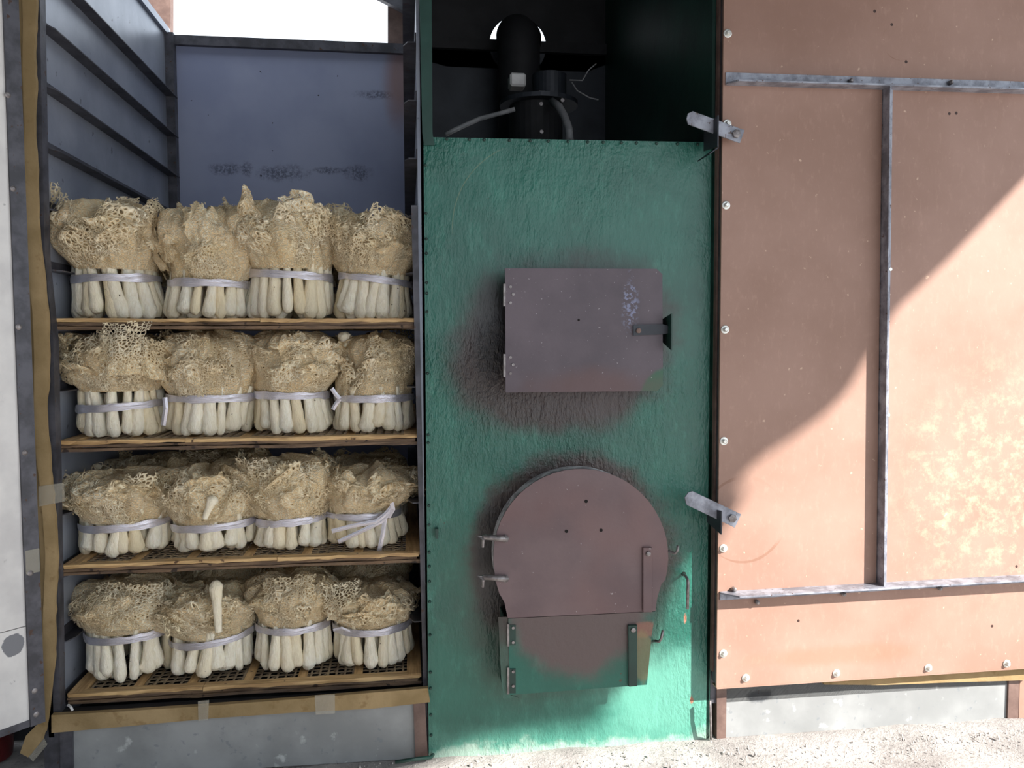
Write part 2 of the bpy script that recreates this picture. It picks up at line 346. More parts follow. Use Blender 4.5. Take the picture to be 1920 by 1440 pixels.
m = MB(); m.box((-2.6, -4.8, 0), (.0, -4.65, 3.2)); structure(m.build('sky_block_behind', m_galv))  # added behind the camera to keep out frontal sky light
m = MB(); m.prism(cp, (0, 0, .03)); structure(m.build('shade_canopy', m_roof))
m = MB(); m.box((-1.6, -.28, HC+.001), (.02, .70, HC+.04)); m.box((.02, -.28, HC+.001), (4.2, 1.5, HC+.04)); structure(m.build('ceiling', m_roof))

# ------------------------------------------------------------------ LEFT CABINET
xL = at(73, 400, .02).x; xR = at(784, 400, .02).x
ZTOP = at(500, 74, YB).z
cab = empty('drying_cabinet', ((xL+xR)/2, 0, 0))
tag(cab, 'open steel drying cabinet with grey sheet walls and shelf rails, stacked with bundles', 'cabinet')
# back wall
MB().box((xL, YB, .15), (xR+.02, YB+.02, at(500, 90, YB).z)).build('back_panel', m_back, cab)
pl([(310, 64), (762, 82), (762, 100), (310, 82)], YB-.02, YB+.02).build('top_rail', m_steel, cab)
# side walls in stacked sheets
zs = [at(73, y, .02).z for y in (38, 150, 262, 372, 487, 603)]
pz = zs[3]-zs[4]
z0 = zs[4]; levels = []
z = z0+4*pz
while z > .15: levels.append(z); z -= pz
MB().box((xL-.012, .0, .12), (xL, YB, ZTOP)).build('side_panel', m_galv, cab)
MB().box((xL-.014, .02, ZTOP-.005), (xL+.012, YB, ZTOP+.02)).build('top_rail', m_galv, cab)
MB().box((xR, .03, .12), (xR+.008, YB, ZTOP)).build('side_panel', m_galv, cab)
# trays' levels
tray_px = [597, 821, 1048, 1284]; TT = .026
tz = [at(450, y, .03).z for y in tray_px]
lv = [t-TT for t in tz]
lv += [(lv[0]+lv[1])/2, (lv[1]+lv[2])/2, (lv[2]+lv[3])/2]+[lv[0]+pz*i for i in range(1, 7)]
lvl = sorted(set(round(z, 4) for z in lv if z < ZTOP-.03))
for z in lvl:
    for sx, X in ((1, xL), (-1, xR)):
        w = .034 if sx == 1 else .032
        y0 = .03 if sx == 1 else .05
        m = MB(); A = [Vector((X, y0, z)), Vector((X+sx*w*.65, y0, z)), Vector((X+sx*w, y0+.03, z)), Vector((X+sx*w, YB-.01, z)), Vector((X, YB-.01, z))]
        m.prism([p-Vector((0, 0, .003)) for p in A], (0, 0, .003))
        m.box((min(X, X+sx*.003), y0, z), (max(X, X+sx*.003), YB-.01, z+.022))
        m.build('ledge', m_steel, cab)
# corner posts
MB().box((xL, YB-.035, .12), (xL+.03, YB, ZTOP)).build('post', m_steel, cab)
P = [(40, -40), (40, 24), (30, 26), (32, 78), (40, 82), (44, 132), (34, 134), (60, 760), (78, 1250), (84, 1445), (112, 1445), (113, 1345), (106, 900), (100, 640), (84, 480), (78, 200), (74, -40)]
pl(P, .0, .03).build('post', m_steel, cab)
pl([(112, 1366), (135, 1362), (137, 1447), (113, 1447)], -.004, .02).build('post', m_steel, cab)
pl([(775, 1318), (797, 1314), (802, 1418), (779, 1421)], -.004, .03).build('post', m_brown_post, cab)
pl([(771, 385), (783, 385), (803, 1418), (797, 1418)], .02, .05).build('post', m_steel, cab)
pl([(130, 1352), (780, 1316), (780, 1422), (130, 1462)], .004, .02).build('base_panel', m_base, cab)
# sill under the bottom tray
m = MB(); a = at(112, 1330, 0); b = at(797, 1290, 0)
m.box((xL, .0, at(450, 1318, 0).z-.02), (xR, .03, at(450, 1318, 0).z)); m.build('sill', m_black, cab)
m = MB(); m.box((xL, .03, .12), (xR, YB, .125)); m.build('bottom_panel', m_dark, cab)
# foam seals
def wavy(name, left, right, Y0, th, mat, parent, wob=.0, curl=None):
    """strip between two photo polylines (same count), thickness th toward the camera, optional per-point Y"""
    v = []; n = len(left)
    for i in range(n):
        yy = Y0+(curl[i] if curl else 0)
        a = at(*left[i], yy); b = at(*right[i], yy); v += [a, b, a-Vector((0, th, 0)), b-Vector((0, th, 0))]
    f = [(0, 1, 3, 2), (4*(n-1), 4*(n-1)+2, 4*(n-1)+3, 4*(n-1)+1)]
    for i in range(n-1):
        o = 4*i; q = o+4; f += [(o, q, q+1, o+1), (o+2, o+3, q+3, q+2), (o, o+2, q+2, q), (o+1, q+1, q+3, o+3)]
    m = MB(); m.add(v, f); return m.build(name, mat, parent)
YS = -.02
L1 = [(33, -30), (36, 60), (36, 150), (40, 270), (41, 350), (43, 480), (46, 550), (55, 610), (56, 700), (55, 780), (60, 860), (70, 930), (76, 990), (80, 1060), (76, 1110), (74, 1170), (72, 1240), (74, 1300), (78, 1360)]
R1 = [(70, -30), (72, 25), (69, 95), (71, 165), (68, 250), (74, 330), (75, 420), (86, 520), (94, 610), (95, 690), (89, 770), (97, 860), (103, 930), (110, 1000), (111, 1060), (107, 1120), (106, 1180), (105, 1240), (101, 1290), (89, 1370)]
R1 = [R1[i if i < 18 else 19] for i in range(19)]
# strip resampled with ragged edge
def resample(A, B, n):
    k_ = len(A)-1; a = []; b = []
    for i in range(n):
        t = i*k_/(n-1); j = min(int(t), k_-1); u = t-j
        jit = random.uniform(-1.2, 1.2)
        a.append((A[j][0]*(1-u)+A[j+1][0]*u, A[j][1]*(1-u)+A[j+1][1]*u)); b.append((B[j][0]*(1-u)+B[j+1][0]*u+jit, B[j][1]*(1-u)+B[j+1][1]*u))
    return a, b
a, b = resample(L1, R1, 90); mid = [(p[0]*.68+q[0]*.32, p[1]*.68+q[1]*.32) for p, q in zip(a, b)]
wavy('foam_strip', mid, b, YS, .012, m_foam, cab); wavy('foam_strip', a, [(x+1, y) for x, y in mid], YS+.006, .010, m_foam, cab)
wavy('foam_strip', [(78, 1350), (56, 1372), (45, 1404)], [(89, 1360), (82, 1385), (60, 1412)], YS-.01, .02, m_foam, cab)
a, b = resample([(101, 1336), (250, 1328), (400, 1318), (560, 1306), (700, 1294), (802, 1286)], [(102, 1369), (250, 1356), (400, 1342), (560, 1331), (700, 1324), (806, 1312)], 50)
wavy('foam_strip', a, b, -.008, .014, m_foam, cab)
tp = pl([(72, 912), (120, 905), (121, 940), (73, 950)], YS-.0145, YS-.0135).build('tape', m_tape, cab)
pl([(590, 1304), (628, 1302), (628, 1338), (592, 1340)], -.0245, -.0235).build('tape', m_tape, cab)
pl([(371, 1315), (392, 1313), (390, 1350), (372, 1352)], -.0245, -.0235).build('tape', m_tape, cab)
pl([(44, 1408), (62, 1428), (89, 1396), (78, 1376), (60, 1412)], -.012, -.011).build('tape', m_tape, cab)
m = MB(); m.tube([at(128, 1322, 0), at(133, 1326, -.01), at(136, 1332, -.01)], .003, 6); m.build('cord_end', m_tag, cab)
# swung open door
hinge = at(77, 1250, -.05); hinge = Vector((hinge.x, -.05, 0))
ang = R(43); dd = Vector((-math.sin(ang), -math.cos(ang), 0)); DN = Vector((math.cos(ang), -math.sin(ang), 0))
def dp(px, py): return onp(px, py, hinge, DN)
def dplate(pts, off, th): 
    m = MB(); m.prism([dp(x, y)+DN*off for x, y in pts], DN*th); return m
# vertical stile and sheets built in door coordinates: distance from hinge d, height z
def D(d, z): return hinge+dd*d+Vector((0, 0, z))
d_st = (dp(47, 1200)-hinge).dot(dd); z_bot = dp(60, 1358).z; z_seam = dp(20, 1180).z; z_rail = dp(20, 1360).z
door_o = empty('open_door', hinge); door_o.parent = cab; door_o.matrix_parent_inverse = Matrix.Translation(-Vector(cab.location))
def dq(d0, d1, z0, z1, off, th):
    m = MB(); m.prism([D(d0, z0)+DN*off, D(d1, z0)+DN*off, D(d1, z1)+DN*off, D(d0, z1)+DN*off], DN*th); return m
def dbuild(m, name, mat):
    o = m.build(name, mat); o.parent = door_o
    o.matrix_parent_inverse = Matrix.Translation(-hinge); return o
WM = nt_white
cst = dp(24, 1208); WM_c = WM.mix(WM.blob(tuple(cst), (.022, .03, .026), 60, .25, .92, 1.), WHITE_C, srgb(116, 118, 124)); m_white = WM.done(WM_c, .4)
dbuild(dq(d_st-.004, .95, z_rail-.005, z_seam-.001, .002, .004), 'door_sheet', m_white)
dbuild(dq(d_st-.004, .95, z_seam+.001, 2.3, .002, .004), 'door_sheet', m_white)
dbuild(dq(0, d_st, z_bot, 2.3, 0, .012), 'door_stile', m_steel)
dbuild(dq(d_st, .95, z_bot, z_rail, 0, .009), 'door_rail', m_steel)
for px, py in ((10, 180), (20, 355), (30, 613), (42, 848), (52, 1073), (60, 1293), (63, 1337)):
    p = dp(px, py); m = MB(); m.tube([p+DN*.0115, p+DN*.013, p+DN*.0145], [.0065, .0065, .003], 10); dbuild(m, 'door_screw', m_dbolt)
o = dbuild(dq(.0, .03, dp(60, 1072).z, dp(60, 1028).z, .0125, .0006), 'tape', m_tape)
# rear frame posts above the back wall and a rafter, seen against the sky
def rear(name, pts, mat, Y=YB+.05, th=.04): return pl(pts, Y, Y+th).build(name, mat, cab)
rear('rear_post', [(262, -60), (320, -60), (319, 80), (300, 80), (286, 60)], m_brown_post)
rear('rear_post', [(727, -60), (790, -60), (790, 95), (727, 95)], m_brown_post)
m = MB(); m.prism([at(660, -30, YB+.0), at(700, -30, YB+.0), at(790, 20, YB), at(790, 38, YB)], (0, .03, 0)); m.build('rafter', m_steel, cab)

# dark low structure on the left, with a red bucket
m = MB(); m.box((-2.6, .25, 0), (xL-.03, .28, 1.25)); tag(structure(m.build('wall_left', m_black)))
rb = empty('red_bucket', atz(-6, 1428, 0)+Vector((-.03, .02, 0))); tag(rb, 'dark red plastic bucket in the shadow below the open white door', 'bucket')
m = MB(); c0 = Vector(rb.location); m.tube([c0, c0+Vector((0, 0, .005)), c0+Vector((0, 0, .15)), c0+Vector((0, 0, .155))], [.05, .055, .07, .074], 24); m.build('bucket_body', m_red, rb, smooth=True)
m = MB(); m.tube([c0+Vector((.07*math.cos(t), .02, .15+.05*math.sin(t))) for t in np.linspace(0, math.pi, 12)], .003, 6); m.build('handle', m_dbolt, rb)

# ------------------------------------------------------------------ TRAYS
names = ['top tray', 'second tray from the top', 'third tray from the top', 'bottom tray']
TX0 = at(108, 840, .03).x; TX1 = at(788, 840, .03).x
TD = .98
extra_tray = ['at eye level', 'with a split edge', 'mat showing at its left end', 'mat showing along its front']
for ti, (zt, nm) in enumerate(zip(tz, names)):
    x0, x1 = max(TX0, xL+.006), min(TX1, xR-.004)
    t = empty('drying_tray', ((x0+x1)/2, .03, zt-TT)); tag(t, 'woven bamboo tray, the %s, %s' % (nm, extra_tray[ti]), 'tray', 'bamboo drying trays in the cabinet')
    rnd = random.Random(ti)
    def strip(name, y0, y1, za, zb, mat, xs=x0, xe=x1, n=14, amp=.0018):
        m = MB(); v = []; f = []
        for i in range(n+1):
            x = xs+(xe-xs)*i/n; j = lambda: rnd.uniform(-amp, amp)
            v += [(x, y0+j(), za+j()), (x, y0+j(), zb+j()*.6), (x, y1, zb+j()*.4), (x, y1, za+j())]
        for i in range(n):
            for q in range(4): f.append((4*i+q, 4*i+4+q, 4*i+4+(q+1) % 4, 4*i+(q+1) % 4))
        f += [(0, 1, 2, 3), (4*n+3, 4*n+2, 4*n+1, 4*n)]; m.add(v, f); return m.build(name, mat, t)
    xm = x0+(x1-x0)*rnd.uniform(.3, .6)
    strip('top_strip', .030, .058, zt-.008, zt, m_bam, x0+.004, xm); strip('top_strip', .030, .058, zt-.009, zt-.0005, m_bam, xm+.001, x1-.004)
    strip('edge_strip', .033, .045, zt-.0165, zt-.0095, m_bamd, x0, x1-.01); strip('edge_strip', .031, .044, zt-.0255, zt-.018, m_bamd, x0+.003, x1)
    strip('rear_strip', TD, TD+.025, zt-.02, zt, m_bam)
    for xa, xb in ((x0, x0+.036), (x1-.036, x1)):
        m = MB(); m.box((xa, .034, zt-.008), (xb, TD, zt+.0008)); m.build('side_strip', m_bamy, t, bevel=.001)
        m = MB(); m.box((xa+.004, .036, zt-TT), (xb-.008, TD, zt-.0095)); m.build('side_strip', m_bamd, t, bevel=.001)
    k_ = 0; x = x0+.036+.105
    while x < x1-.06:
        m = MB(); m.box((x, .05, zt-.0075), (x+.022, TD, zt-.0035)); m.build('slat', m_bamy, t)
        x += rnd.uniform(.125, .145)
    m = MB(); y = .066
    while y < .99:
        m.box((x0+.03, y, zt-.0068), (x1-.03, y+.0055, zt-.0054)); y += .021
    x = x0+.04
    while x < x1-.03:
        m.box((x, .05, zt-.0053), (x+.0052, TD, zt-.0040)); x += .021
    x = x0-.1
    while x < x1-.04:   # diagonals
        a0 = max(0, (x0+.03-x)); a1 = min(.93, x1-.03-x)
        if a1 > a0:
            m.prism([Vector((x+a0, .055+a0, zt-.0082)), Vector((x+a0+.006, .055+a0, zt-.0082)), Vector((x+a1+.006, .055+a1, zt-.0082)), Vector((x+a1, .055+a1, zt-.0082))], (0, 0, .0012))
        x += .042
    tag(m.build('weave', m_weave, t), kind='stuff')

# ------------------------------------------------------------------ MUSHROOM BUNDLES
def mesh_grid(name, V, nu, nv, mat, uv=None, openv=None, closed=False, keep=None):
    f = []
    for j in range(nv-1):
        for i in range(nu if closed else nu-1):
            i2 = (i+1) % nu
            if keep is not None and not keep(i, j): continue
            f.append((j*nu+i, j*nu+i2, (j+1)*nu+i2, (j+1)*nu+i))
    me = bpy.data.meshes.new(name); me.from_pydata(V, [], f); me.materials.append(mat)
    me.polygons.foreach_set('use_smooth', [True]*len(me.polygons))
    if uv is not None:
        ul = me.uv_layers.new(name='UVMap'); idx = np.empty(len(me.loops), int); me.loops.foreach_get('vertex_index', idx)
        U = np.array(uv)[idx]
        if closed:   # repair the seam
            lp = 0
            for p in me.polygons:
                us = U[p.loop_start:p.loop_start+4, 0]
                if us.max()-us.min() > .2: us[us < us.max()-.2] += CIRC
        ul.data.foreach_set('uv', U.astype(np.float32).ravel())
    if openv is not None:
        at_ = me.attributes.new('open', 'FLOAT', 'POINT'); at_.data.foreach_set('value', np.array(openv, dtype=np.float32))
    return me
CIRC = .63
STALKS = []
def stalk_mesh(seed):
    rnd = random.Random(seed); n = 12; zs_ = [0, .006, .022, .055, .10, .14, .22, .32, .44, .58, .72, .86, 1.0]
    bend = rnd.uniform(-.35, .35); bdir = rnd.uniform(0, 6.28); bulb = rnd.uniform(.0, .25); V = []
    prof = [.15, .42, .72, .95, 1.06+bulb*.5, 1.08+bulb, 1.02+bulb*.8, .95+bulb*.5, .90+bulb*.2, .84, .78, .72, .68]
    for z, r in zip(zs_, prof):
        o = Vector((math.cos(bdir), math.sin(bdir), 0))*bend*math.sin(z*math.pi)*1.1
        for j in range(n):
            a = 2*math.pi*j/n; d = Vector((math.cos(a), math.sin(a), z*4))
            rr = r*(1+.20*noise.noise(d*1.6+Vector((seed*7, 0, 0)))+.08*noise.noise(d*5+Vector((seed*3, 0, 0))))
            V.append((o.x+math.cos(a)*rr, o.y+math.sin(a)*rr, z-(0.01*rnd.random() if z == .006 else 0)))
    nz = len(zs_); f = [(j*n+i, j*n+(i+1) % n, (j+1)*n+(i+1) % n, (j+1)*n+i) for j in range(nz-1) for i in range(n)]
    f += [tuple(range(n-1, -1, -1)), tuple(range((nz-1)*n, nz*n))]
    me = bpy.data.meshes.new('stalk'); me.from_pydata(V, [], f); me.materials.append(m_stalk); me.polygons.foreach_set('use_smooth', [True]*len(me.polygons)); return me
STALKS = [stalk_mesh(i) for i in range(14)]
def local(name, me, parent, M=None):
    o = bpy.data.objects.new(name, me); COL.objects.link(o); o.parent = parent
    if M is not None: o.matrix_local = M
    return o
def stalk_at(parent, a, b, r, rnd, name='stalk'):
    a = Vector(a); b = Vector(b); d = b-a; q = d.to_track_quat('Z', 'Y').to_matrix().to_4x4()
    M = Matrix.Translation(a) @ q @ Matrix.Rotation(rnd.uniform(0, 6.28), 4, 'Z') @ Matrix.Diagonal((r, r, d.length, 1))
    return local(name, rnd.choice(STALKS), parent, M)
def sst(x): x = max(0, min(1, x)); return x*x*(3-2*x)

def ribbon_band(Rw, z, tilt, h, rnd, start=0, end=6.2832, dx=0):
    n = 64; V = []; uv = []; s = rnd.uniform(0, 99)
    for i in range(n):
        a = 2*math.pi*i/n; 
        for q in (0, 1, 2):
            rr = Rw*(1+.03*noise.noise(Vector((math.cos(a)*3+s, math.sin(a)*3, q*.25))))+(.0012 if q == 1 else 0)
            zz = z+(q-1)*h/2*(1+.35*noise.noise(Vector((math.cos(a)*2+s, math.sin(a)*2, 7))))+tilt*math.cos(a)*Rw+.002*noise.noise(Vector((math.cos(a)*4, math.sin(a)*4, s)))
            V.append((math.cos(a)*rr+dx, math.sin(a)*rr*.92, zz)); uv.append((a*.1, q*.5*h*10))
    f = []
    for i in range(n):
        for q in (0, 1):
            j = (i+1) % n; f.append((i*3+q, j*3+q, j*3+q+1, i*3+q+1))
    me = bpy.data.meshes.new('ribbon'); me.from_pydata(V, [], f); me.materials.append(m_rib); me.polygons.foreach_set('use_smooth', [True]*len(me.polygons))
    ul = me.uv_layers.new(name='UVMap')
    for p in me.polygons:
        for li in p.loop_indices:
            vi = me.loops[li].vertex_index; u = list(uv[vi])
            if p.index >= 2*(n-1) and u[0] < .3: u[0] += .628
            ul.data[li].uv = u
    return me
def tail(pts, w, rnd):
    """flat ribbon tail through pts (local)"""
    pts = [Vector(p) for p in pts]; V = []; uv = []
    for i, p in enumerate(pts):
        t = (pts[min(i+1, len(pts)-1)]-pts[max(0, i-1)]).normalized(); s_ = t.cross(Vector((0, 1, 0))).normalized()
        V += [p-s_*w/2, p+Vector((0, -.002, 0)), p+s_*w/2]; uv += [(i*.02, 0), (i*.02, .05), (i*.02, .1)]
    f = []
    for i in range(len(pts)-1):
        for q in (0, 1): f.append((3*i+q, 3*i+q+1, 3*i+4+q, 3*i+3+q))
    me = bpy.data.meshes.new('ribbon_tail'); me.from_pydata(V, [], f); me.materials.append(m_rib)
    ul = me.uv_layers.new(name='UVMap')
    for p in me.polygons:
        for li in p.loop_indices: ul.data[li].uv = uv[me.loops[li].vertex_index]
    return me

def bundle(ti, spec, label):
    (sl, sr, yb, wl, wr, yw, vl, vr, yt, gap, messy, tilt, opn) = spec
    rnd = random.Random(hash((ti, sl)) % 1000+ti*7); zt = tz[ti]+.0008
    YF = .075; scl = lambda Y: FPX/((Y+2)*1.0)
    rb = (sr-sl)/2/scl(YF+.10)*.98; Yc = YF+rb*.92
    cx = at((sl+sr)/2, yb, Yc).x
    e = empty('mushroom_bundle', (cx, Yc, zt)); tag(e, label, 'mushrooms', 'tied bundles of dried net mushrooms')
    def lz(px, py, Y): return at(px, py, Y).z-zt
    def lx(px, py, Y): return at(px, py, Y).x-cx
    Rw = (wr-wl)/2/scl(Yc); wx = lx((wl+wr)/2, yw, Yc); zw = lz((wl+wr)/2, yw, Yc-Rw*.9)
    Rv = (vr-vl)/2/scl(Yc); vx = lx((vl+vr)/2, yw, Yc); zv = lz((vl+vr)/2, yt, Yc)
    zv = min(zv, .262 if ti else .4)
    # stalks
    n = max(13, int(2*math.pi*rb/.0335)); ph = rnd.uniform(0, 6)
    for i in range(n):
        a = ph+2*math.pi*(i+rnd.uniform(-.2, .2))/n; r = rnd.uniform(.0135, .0185)
        if rnd.random() < .15: r *= .75
        Rr = rb-r*.9+rnd.uniform(-.008, .004); lift = 0 if rnd.random() < .5 else rnd.uniform(.002, .016)
        a2 = a+rnd.uniform(-.12, .12)
        b0 = Vector((math.cos(a)*Rr, math.sin(a)*Rr*.92, lift)); Rt = Rw-r*.75
        t0 = Vector((wx+math.cos(a2)*Rt, math.sin(a2)*Rt*.9, zw)); dirv = (t0-b0); t1 = t0+dirv.normalized()*(.03+gap*rnd.uniform(.8, 1.2))
        stalk_at(e, b0, t1, r, rnd)
    for i in range(7):
        a = 2*math.pi*i/7+ph; r = rnd.uniform(.014, .018)
        stalk_at(e, (math.cos(a)*rb*.6, math.sin(a)*rb*.55, 0), (wx+math.cos(a)*Rw*.5, math.sin(a)*Rw*.45, zw+.03), r, rnd)
    # veil core
    zc = zw+gap*.9+.004; H = zv-zc; nu, nv = 112, 50; V = []; uv = []; op = []; sd_ = rnd.uniform(0, 100)
    for j in range(nv):
        v = j/(nv-1)
        for i in range(nu):
            a = 2*math.pi*i/nu; ca, sa = math.cos(a), math.sin(a)
            lobe = noise.noise(Vector((ca*1.6+sd_, sa*1.6, v*1.2)))
            top = H*(.95-.16*messy+.22*messy*noise.noise(Vector((ca*1.7, sa*1.7+sd_, 3))))
            if v < .72:
                s = v/.72; zz = s*top; bulge = math.sin(min(1, s*1.25)*math.pi/2); r = (Rw-.003)*(1-bulge)+Rv*.93*bulge
                if s > .72: r *= 1-.28*((s-.72)/.28)**2
            else:
                s = (v-.72)/.28; r = Rv*.93*.72*(1-s); zz = top+H*.06*math.sin(s*math.pi/2)+messy*.012*noise.noise(Vector((ca*3*r/Rv+sd_, sa*3*r/Rv, 9)))
            w = min(1, v*6)
            fold = abs(noise.noise(Vector((ca*2.6+sd_, sa*2.6, v*1.1))))*2-.5
            fold2 = 1-2*abs(noise.noise(Vector((ca*3.6+sd_, sa*3.6, v*2.8+5))))
            fine = noise.noise(Vector((ca*16, sa*16+sd_, v*14)))
            r += w*(.020*lobe*Rv/.11+.017*fold*(.5+messy)+.009*fold2+.0014*fine)*min(1, r/.03)
            sh = vx*sst(v*1.6)+wx*(1-sst(v*1.6))
            V.append((ca*r+sh, sa*r*.93, zc+zz+w*.008*fold2*(v < .95)))
            uv.append((a*.1, v*.26)); op.append(.0+.55*opn*sst((noise.noise(Vector((ca*2, sa*2, v*2+sd_)))+.25)*2))
    me = mesh_grid('veil', V, nu, nv, m_veil, uv, op, closed=True); local('veil', me, e)
    # ragged frill where the core meets the stalks
    # loose veils
    nf = 7+int(10*messy)
    for q in range(nf):
        # front biased angles (front is -Y)
        a0 = -math.pi/2+rnd.gauss(0, .95) if q < nf*.7 else rnd.uniform(0, 6.28)
        wd = rnd.uniform(.5, 1.15); hh = rnd.uniform(.6, 1.0)*H if q % 3 else rnd.uniform(.95, 1.06+.10*messy*(ti == 0))*H; pk = rnd.uniform(.1, .5)
        s0 = rnd.uniform(0, .35) if rnd.random() < .6 else rnd.uniform(.35, .6)
        curl = rnd.uniform(-.2, 1.)*messy; nu2, nv2 = 34, 34; sd2 = rnd.uniform(0, 200); V = []; uv = []; op = []
        amp = .012+.010*messy; ro = rnd.uniform(0, .012); opa = rnd.choice((.5, .75, 1., 1.)) if opn > .35 else rnd.choice((.3, .5, .8))
        lean = rnd.uniform(-.25, .25)
        for j in range(nv2):
            s = j/(nv2-1); sg = s0+(1-s0)*s
            for i in range(nu2):
                t = i/(nu2-1)-.5; a = a0+t*wd*(.65+.6*s)+lean*s
                bulge = math.sin(min(1, sg*1.3)*math.pi/2); r = Rw*(1-bulge)+Rv*bulge*.97
                r += curl*.024*max(0, s-.55)/.45-(1-curl)*.035*max(0, s-.7)/.3
                zz = sg*hh*(1-pk*(abs(t-lean*.5)*2)**1.6*s)
                if curl > .5: zz -= .03*max(0, s-.75)/.25*curl
                p = Vector((math.cos(a)*3, math.sin(a)*3, s*2.2))
                n1 = noise.noise(p*1.1+Vector((sd2, 0, 0))); n2 = 1-2*abs(noise.noise(p*1.9+Vector((0, sd2, 0)))); n3 = noise.noise(p*6+Vector((0, 0, sd2)))
                w = .3+.7*s; r += w*(amp*1.4*n1+amp*.38*n2+.0015*n3)+.003+ro*w; zz += w*(amp*.6*noise.noise(p*2+Vector((sd2, 9, 0))))
                tw = w*amp*.8*noise.noise(p*2.2+Vector((5, sd2, 9)))
                sh = vx*sst(sg*1.6)+wx*(1-sst(sg*1.6))
                V.append((math.cos(a)*r-math.sin(a)*tw+sh, (math.sin(a)*r+math.cos(a)*tw)*.93, zc+zz))
                uv.append((t*wd*Rv*1.15+q*.37, sg*hh*1.05+q*.11)); edge = min(.5-abs(t), s*1.5, 1.02-s)
                op.append(min(1, opa*.7+.6*max(0, 1-edge*6)*opa))
        kp = lambda i, j: (min(.5-abs(i/(nu2-2)-.5), (nv2-2-j)/(nv2-2)*1.0+.0, .08+j/(nv2-2)))+.13*noise.noise(Vector((i*.22, j*.22, sd2)))+.035*noise.noise(Vector((i*.7, j*.7, sd2))) > .035
        me = mesh_grid('veil', V, nu2, nv2, m_veil2 if rnd.random() < .5 else m_veil, uv, op, keep=kp); local('veil', me, e)
    # ribbon
    me = ribbon_band(Rw*1.02+.003, zw, tilt, .0185, rnd, dx=wx); local('ribbon', me, e)
    return e, dict(zt=zt, Yc=Yc, cx=cx, Rw=Rw, zw=zw, rnd=rnd, Rv=Rv)

#           sl   sr   yb    wl   wr   yw   vl   vr   yt  gap messy tilt open
SPEC = [
 [(150, 312, 600, 150, 290, 521, 106, 312, 372, .020, 1.0, .03, .4, 'shaggy bundle of net mushrooms, leftmost on the top tray'),
  (315, 462, 597, 326, 462, 530, 303, 466, 392, .0, .35, -.02, .3, 'smooth domed bundle of net mushrooms, second from left on the top tray'),
  (460, 624, 600, 474, 618, 514, 436, 628, 374, .012, .6, -.05, .5, 'wide tall bundle of net mushrooms, third from left on the top tray'),
  (625, 768, 598, 640, 768, 523, 626, 785, 398, .008, .7, -.12, .4, 'bundle with down-sloping ribbon, rightmost on the top tray')],
 [(157, 312, 836, 158, 300, 764, 128, 312, 612, .038, .95, .06, 1., 'bundle with a tall open net veil over its edge, leftmost on the second tray'),
  (316, 470, 824, 325, 476, 748, 308, 478, 622, .0, .3, .0, .9, 'domed bundle with an even open net, second from left on the second tray'),
  (482, 626, 822, 484, 612, 742, 470, 640, 622, .0, .5, -.02, .8, 'bundle whose net hangs below its ribbon, third from left on the second tray'),
  (626, 776, 825, 632, 772, 748, 645, 780, 624, .0, .3, .0, .6, 'boxy bundle with ribbon knotted at its left, rightmost on the second tray')],
 [(160, 316, 1058, 164, 318, 990, 126, 325, 872, .006, .9, .05, .6, 'low crumpled bundle with a creased net fold, leftmost on the third tray'),
  (330, 480, 1050, 332, 480, 990, 304, 487, 862, .0, .7, .05, .9, 'wide bundle with a split in its net, second from left on the third tray'),
  (482, 612, 1048, 486, 610, 980, 440, 622, 848, .0, .8, .07, .7, 'narrow-waisted bundle with a net corner flared left, third from left on the third tray'),
  (614, 764, 1040, 614, 748, 970, 614, 790, 866, .006, .9, -.01, .4, 'bundle tied with long loose ribbon tails, rightmost on the third tray')],
 [(172, 322, 1266, 172, 316, 1200, 148, 325, 1084, .008, .5, .04, .8, 'bundle with straight tall netting, leftmost on the bottom tray'),
  (322, 475, 1266, 328, 472, 1208, 295, 485, 1092, .004, 1., .10, .5, 'bundle with a white stalk upright in its net, second from left on the bottom tray'),
  (482, 622, 1264, 486, 616, 1184, 466, 630, 1072, .006, .55, .02, .9, 'bundle with long front stalks, third from left on the bottom tray'),
  (624, 778, 1258, 630, 770, 1186, 602, 785, 1088, .004, .8, .03, .6, 'bundle with an open net panel, rightmost on the bottom tray')]]
front = []
for ti, row in enumerate(SPEC):
    for spec in row:
        front.append((ti, spec, *bundle(ti, spec[:13], spec[13])))
def loc_(e, px, py, dY): p = at(px, py, e.location.y+dY); return p-Vector(e.location)
# special features
def B(r, c): return front[r*4+c]
_, _, e, I = B(2, 3); rn = I['rnd']
yy = -I['Rw']*.92-.012
for pts in ([(735, 950), (722, 965), (705, 978), (665, 985), (622, 996)], [(732, 960), (715, 978), (690, 990), (634, 1016)], [(722, 970), (718, 1000), (709, 1042)], [(728, 970), (737, 955), (733, 935)]):
    local('ribbon_tail', tail([loc_(e, x, y, yy-.002*i) for i, (x, y) in enumerate(pts)], .011, rn), e)
_, _, e, I = B(1, 3); yy = -I['Rw']*.6-.03
for pts in ([(637, 748), (630, 740), (622, 728)], [(637, 748), (630, 757), (624, 768)]):
    local('ribbon_tail', tail([loc_(e, x, y, yy) for x, y in pts], .010, rn), e)
m = bpy.data.meshes.new('ribbon_knot')
_, _, e, I = B(1, 0); yy = -I['Rw']*.5-.02
local('ribbon_tail', tail([loc_(e, x, y, yy) for x, y in ((309, 745), (311, 765), (306, 798))], .012, rn), e)
_, _, e, I = B(3, 3); yy = -I['Rw']*.6-.02
local('ribbon_tail', tail([loc_(e, x, y, yy) for x, y in ((660, 1186), (640, 1178), (625, 1182))], .008, rn), e)
_, _, e, I = B(3, 1)
stalk_at(e, loc_(e, 404, 1088, -I['Rv']*.9), loc_(e, 410, 1185, -I['Rv']-.004), .0125, rn, 'upright_stalk')
_, _, e, I = B(1, 3)
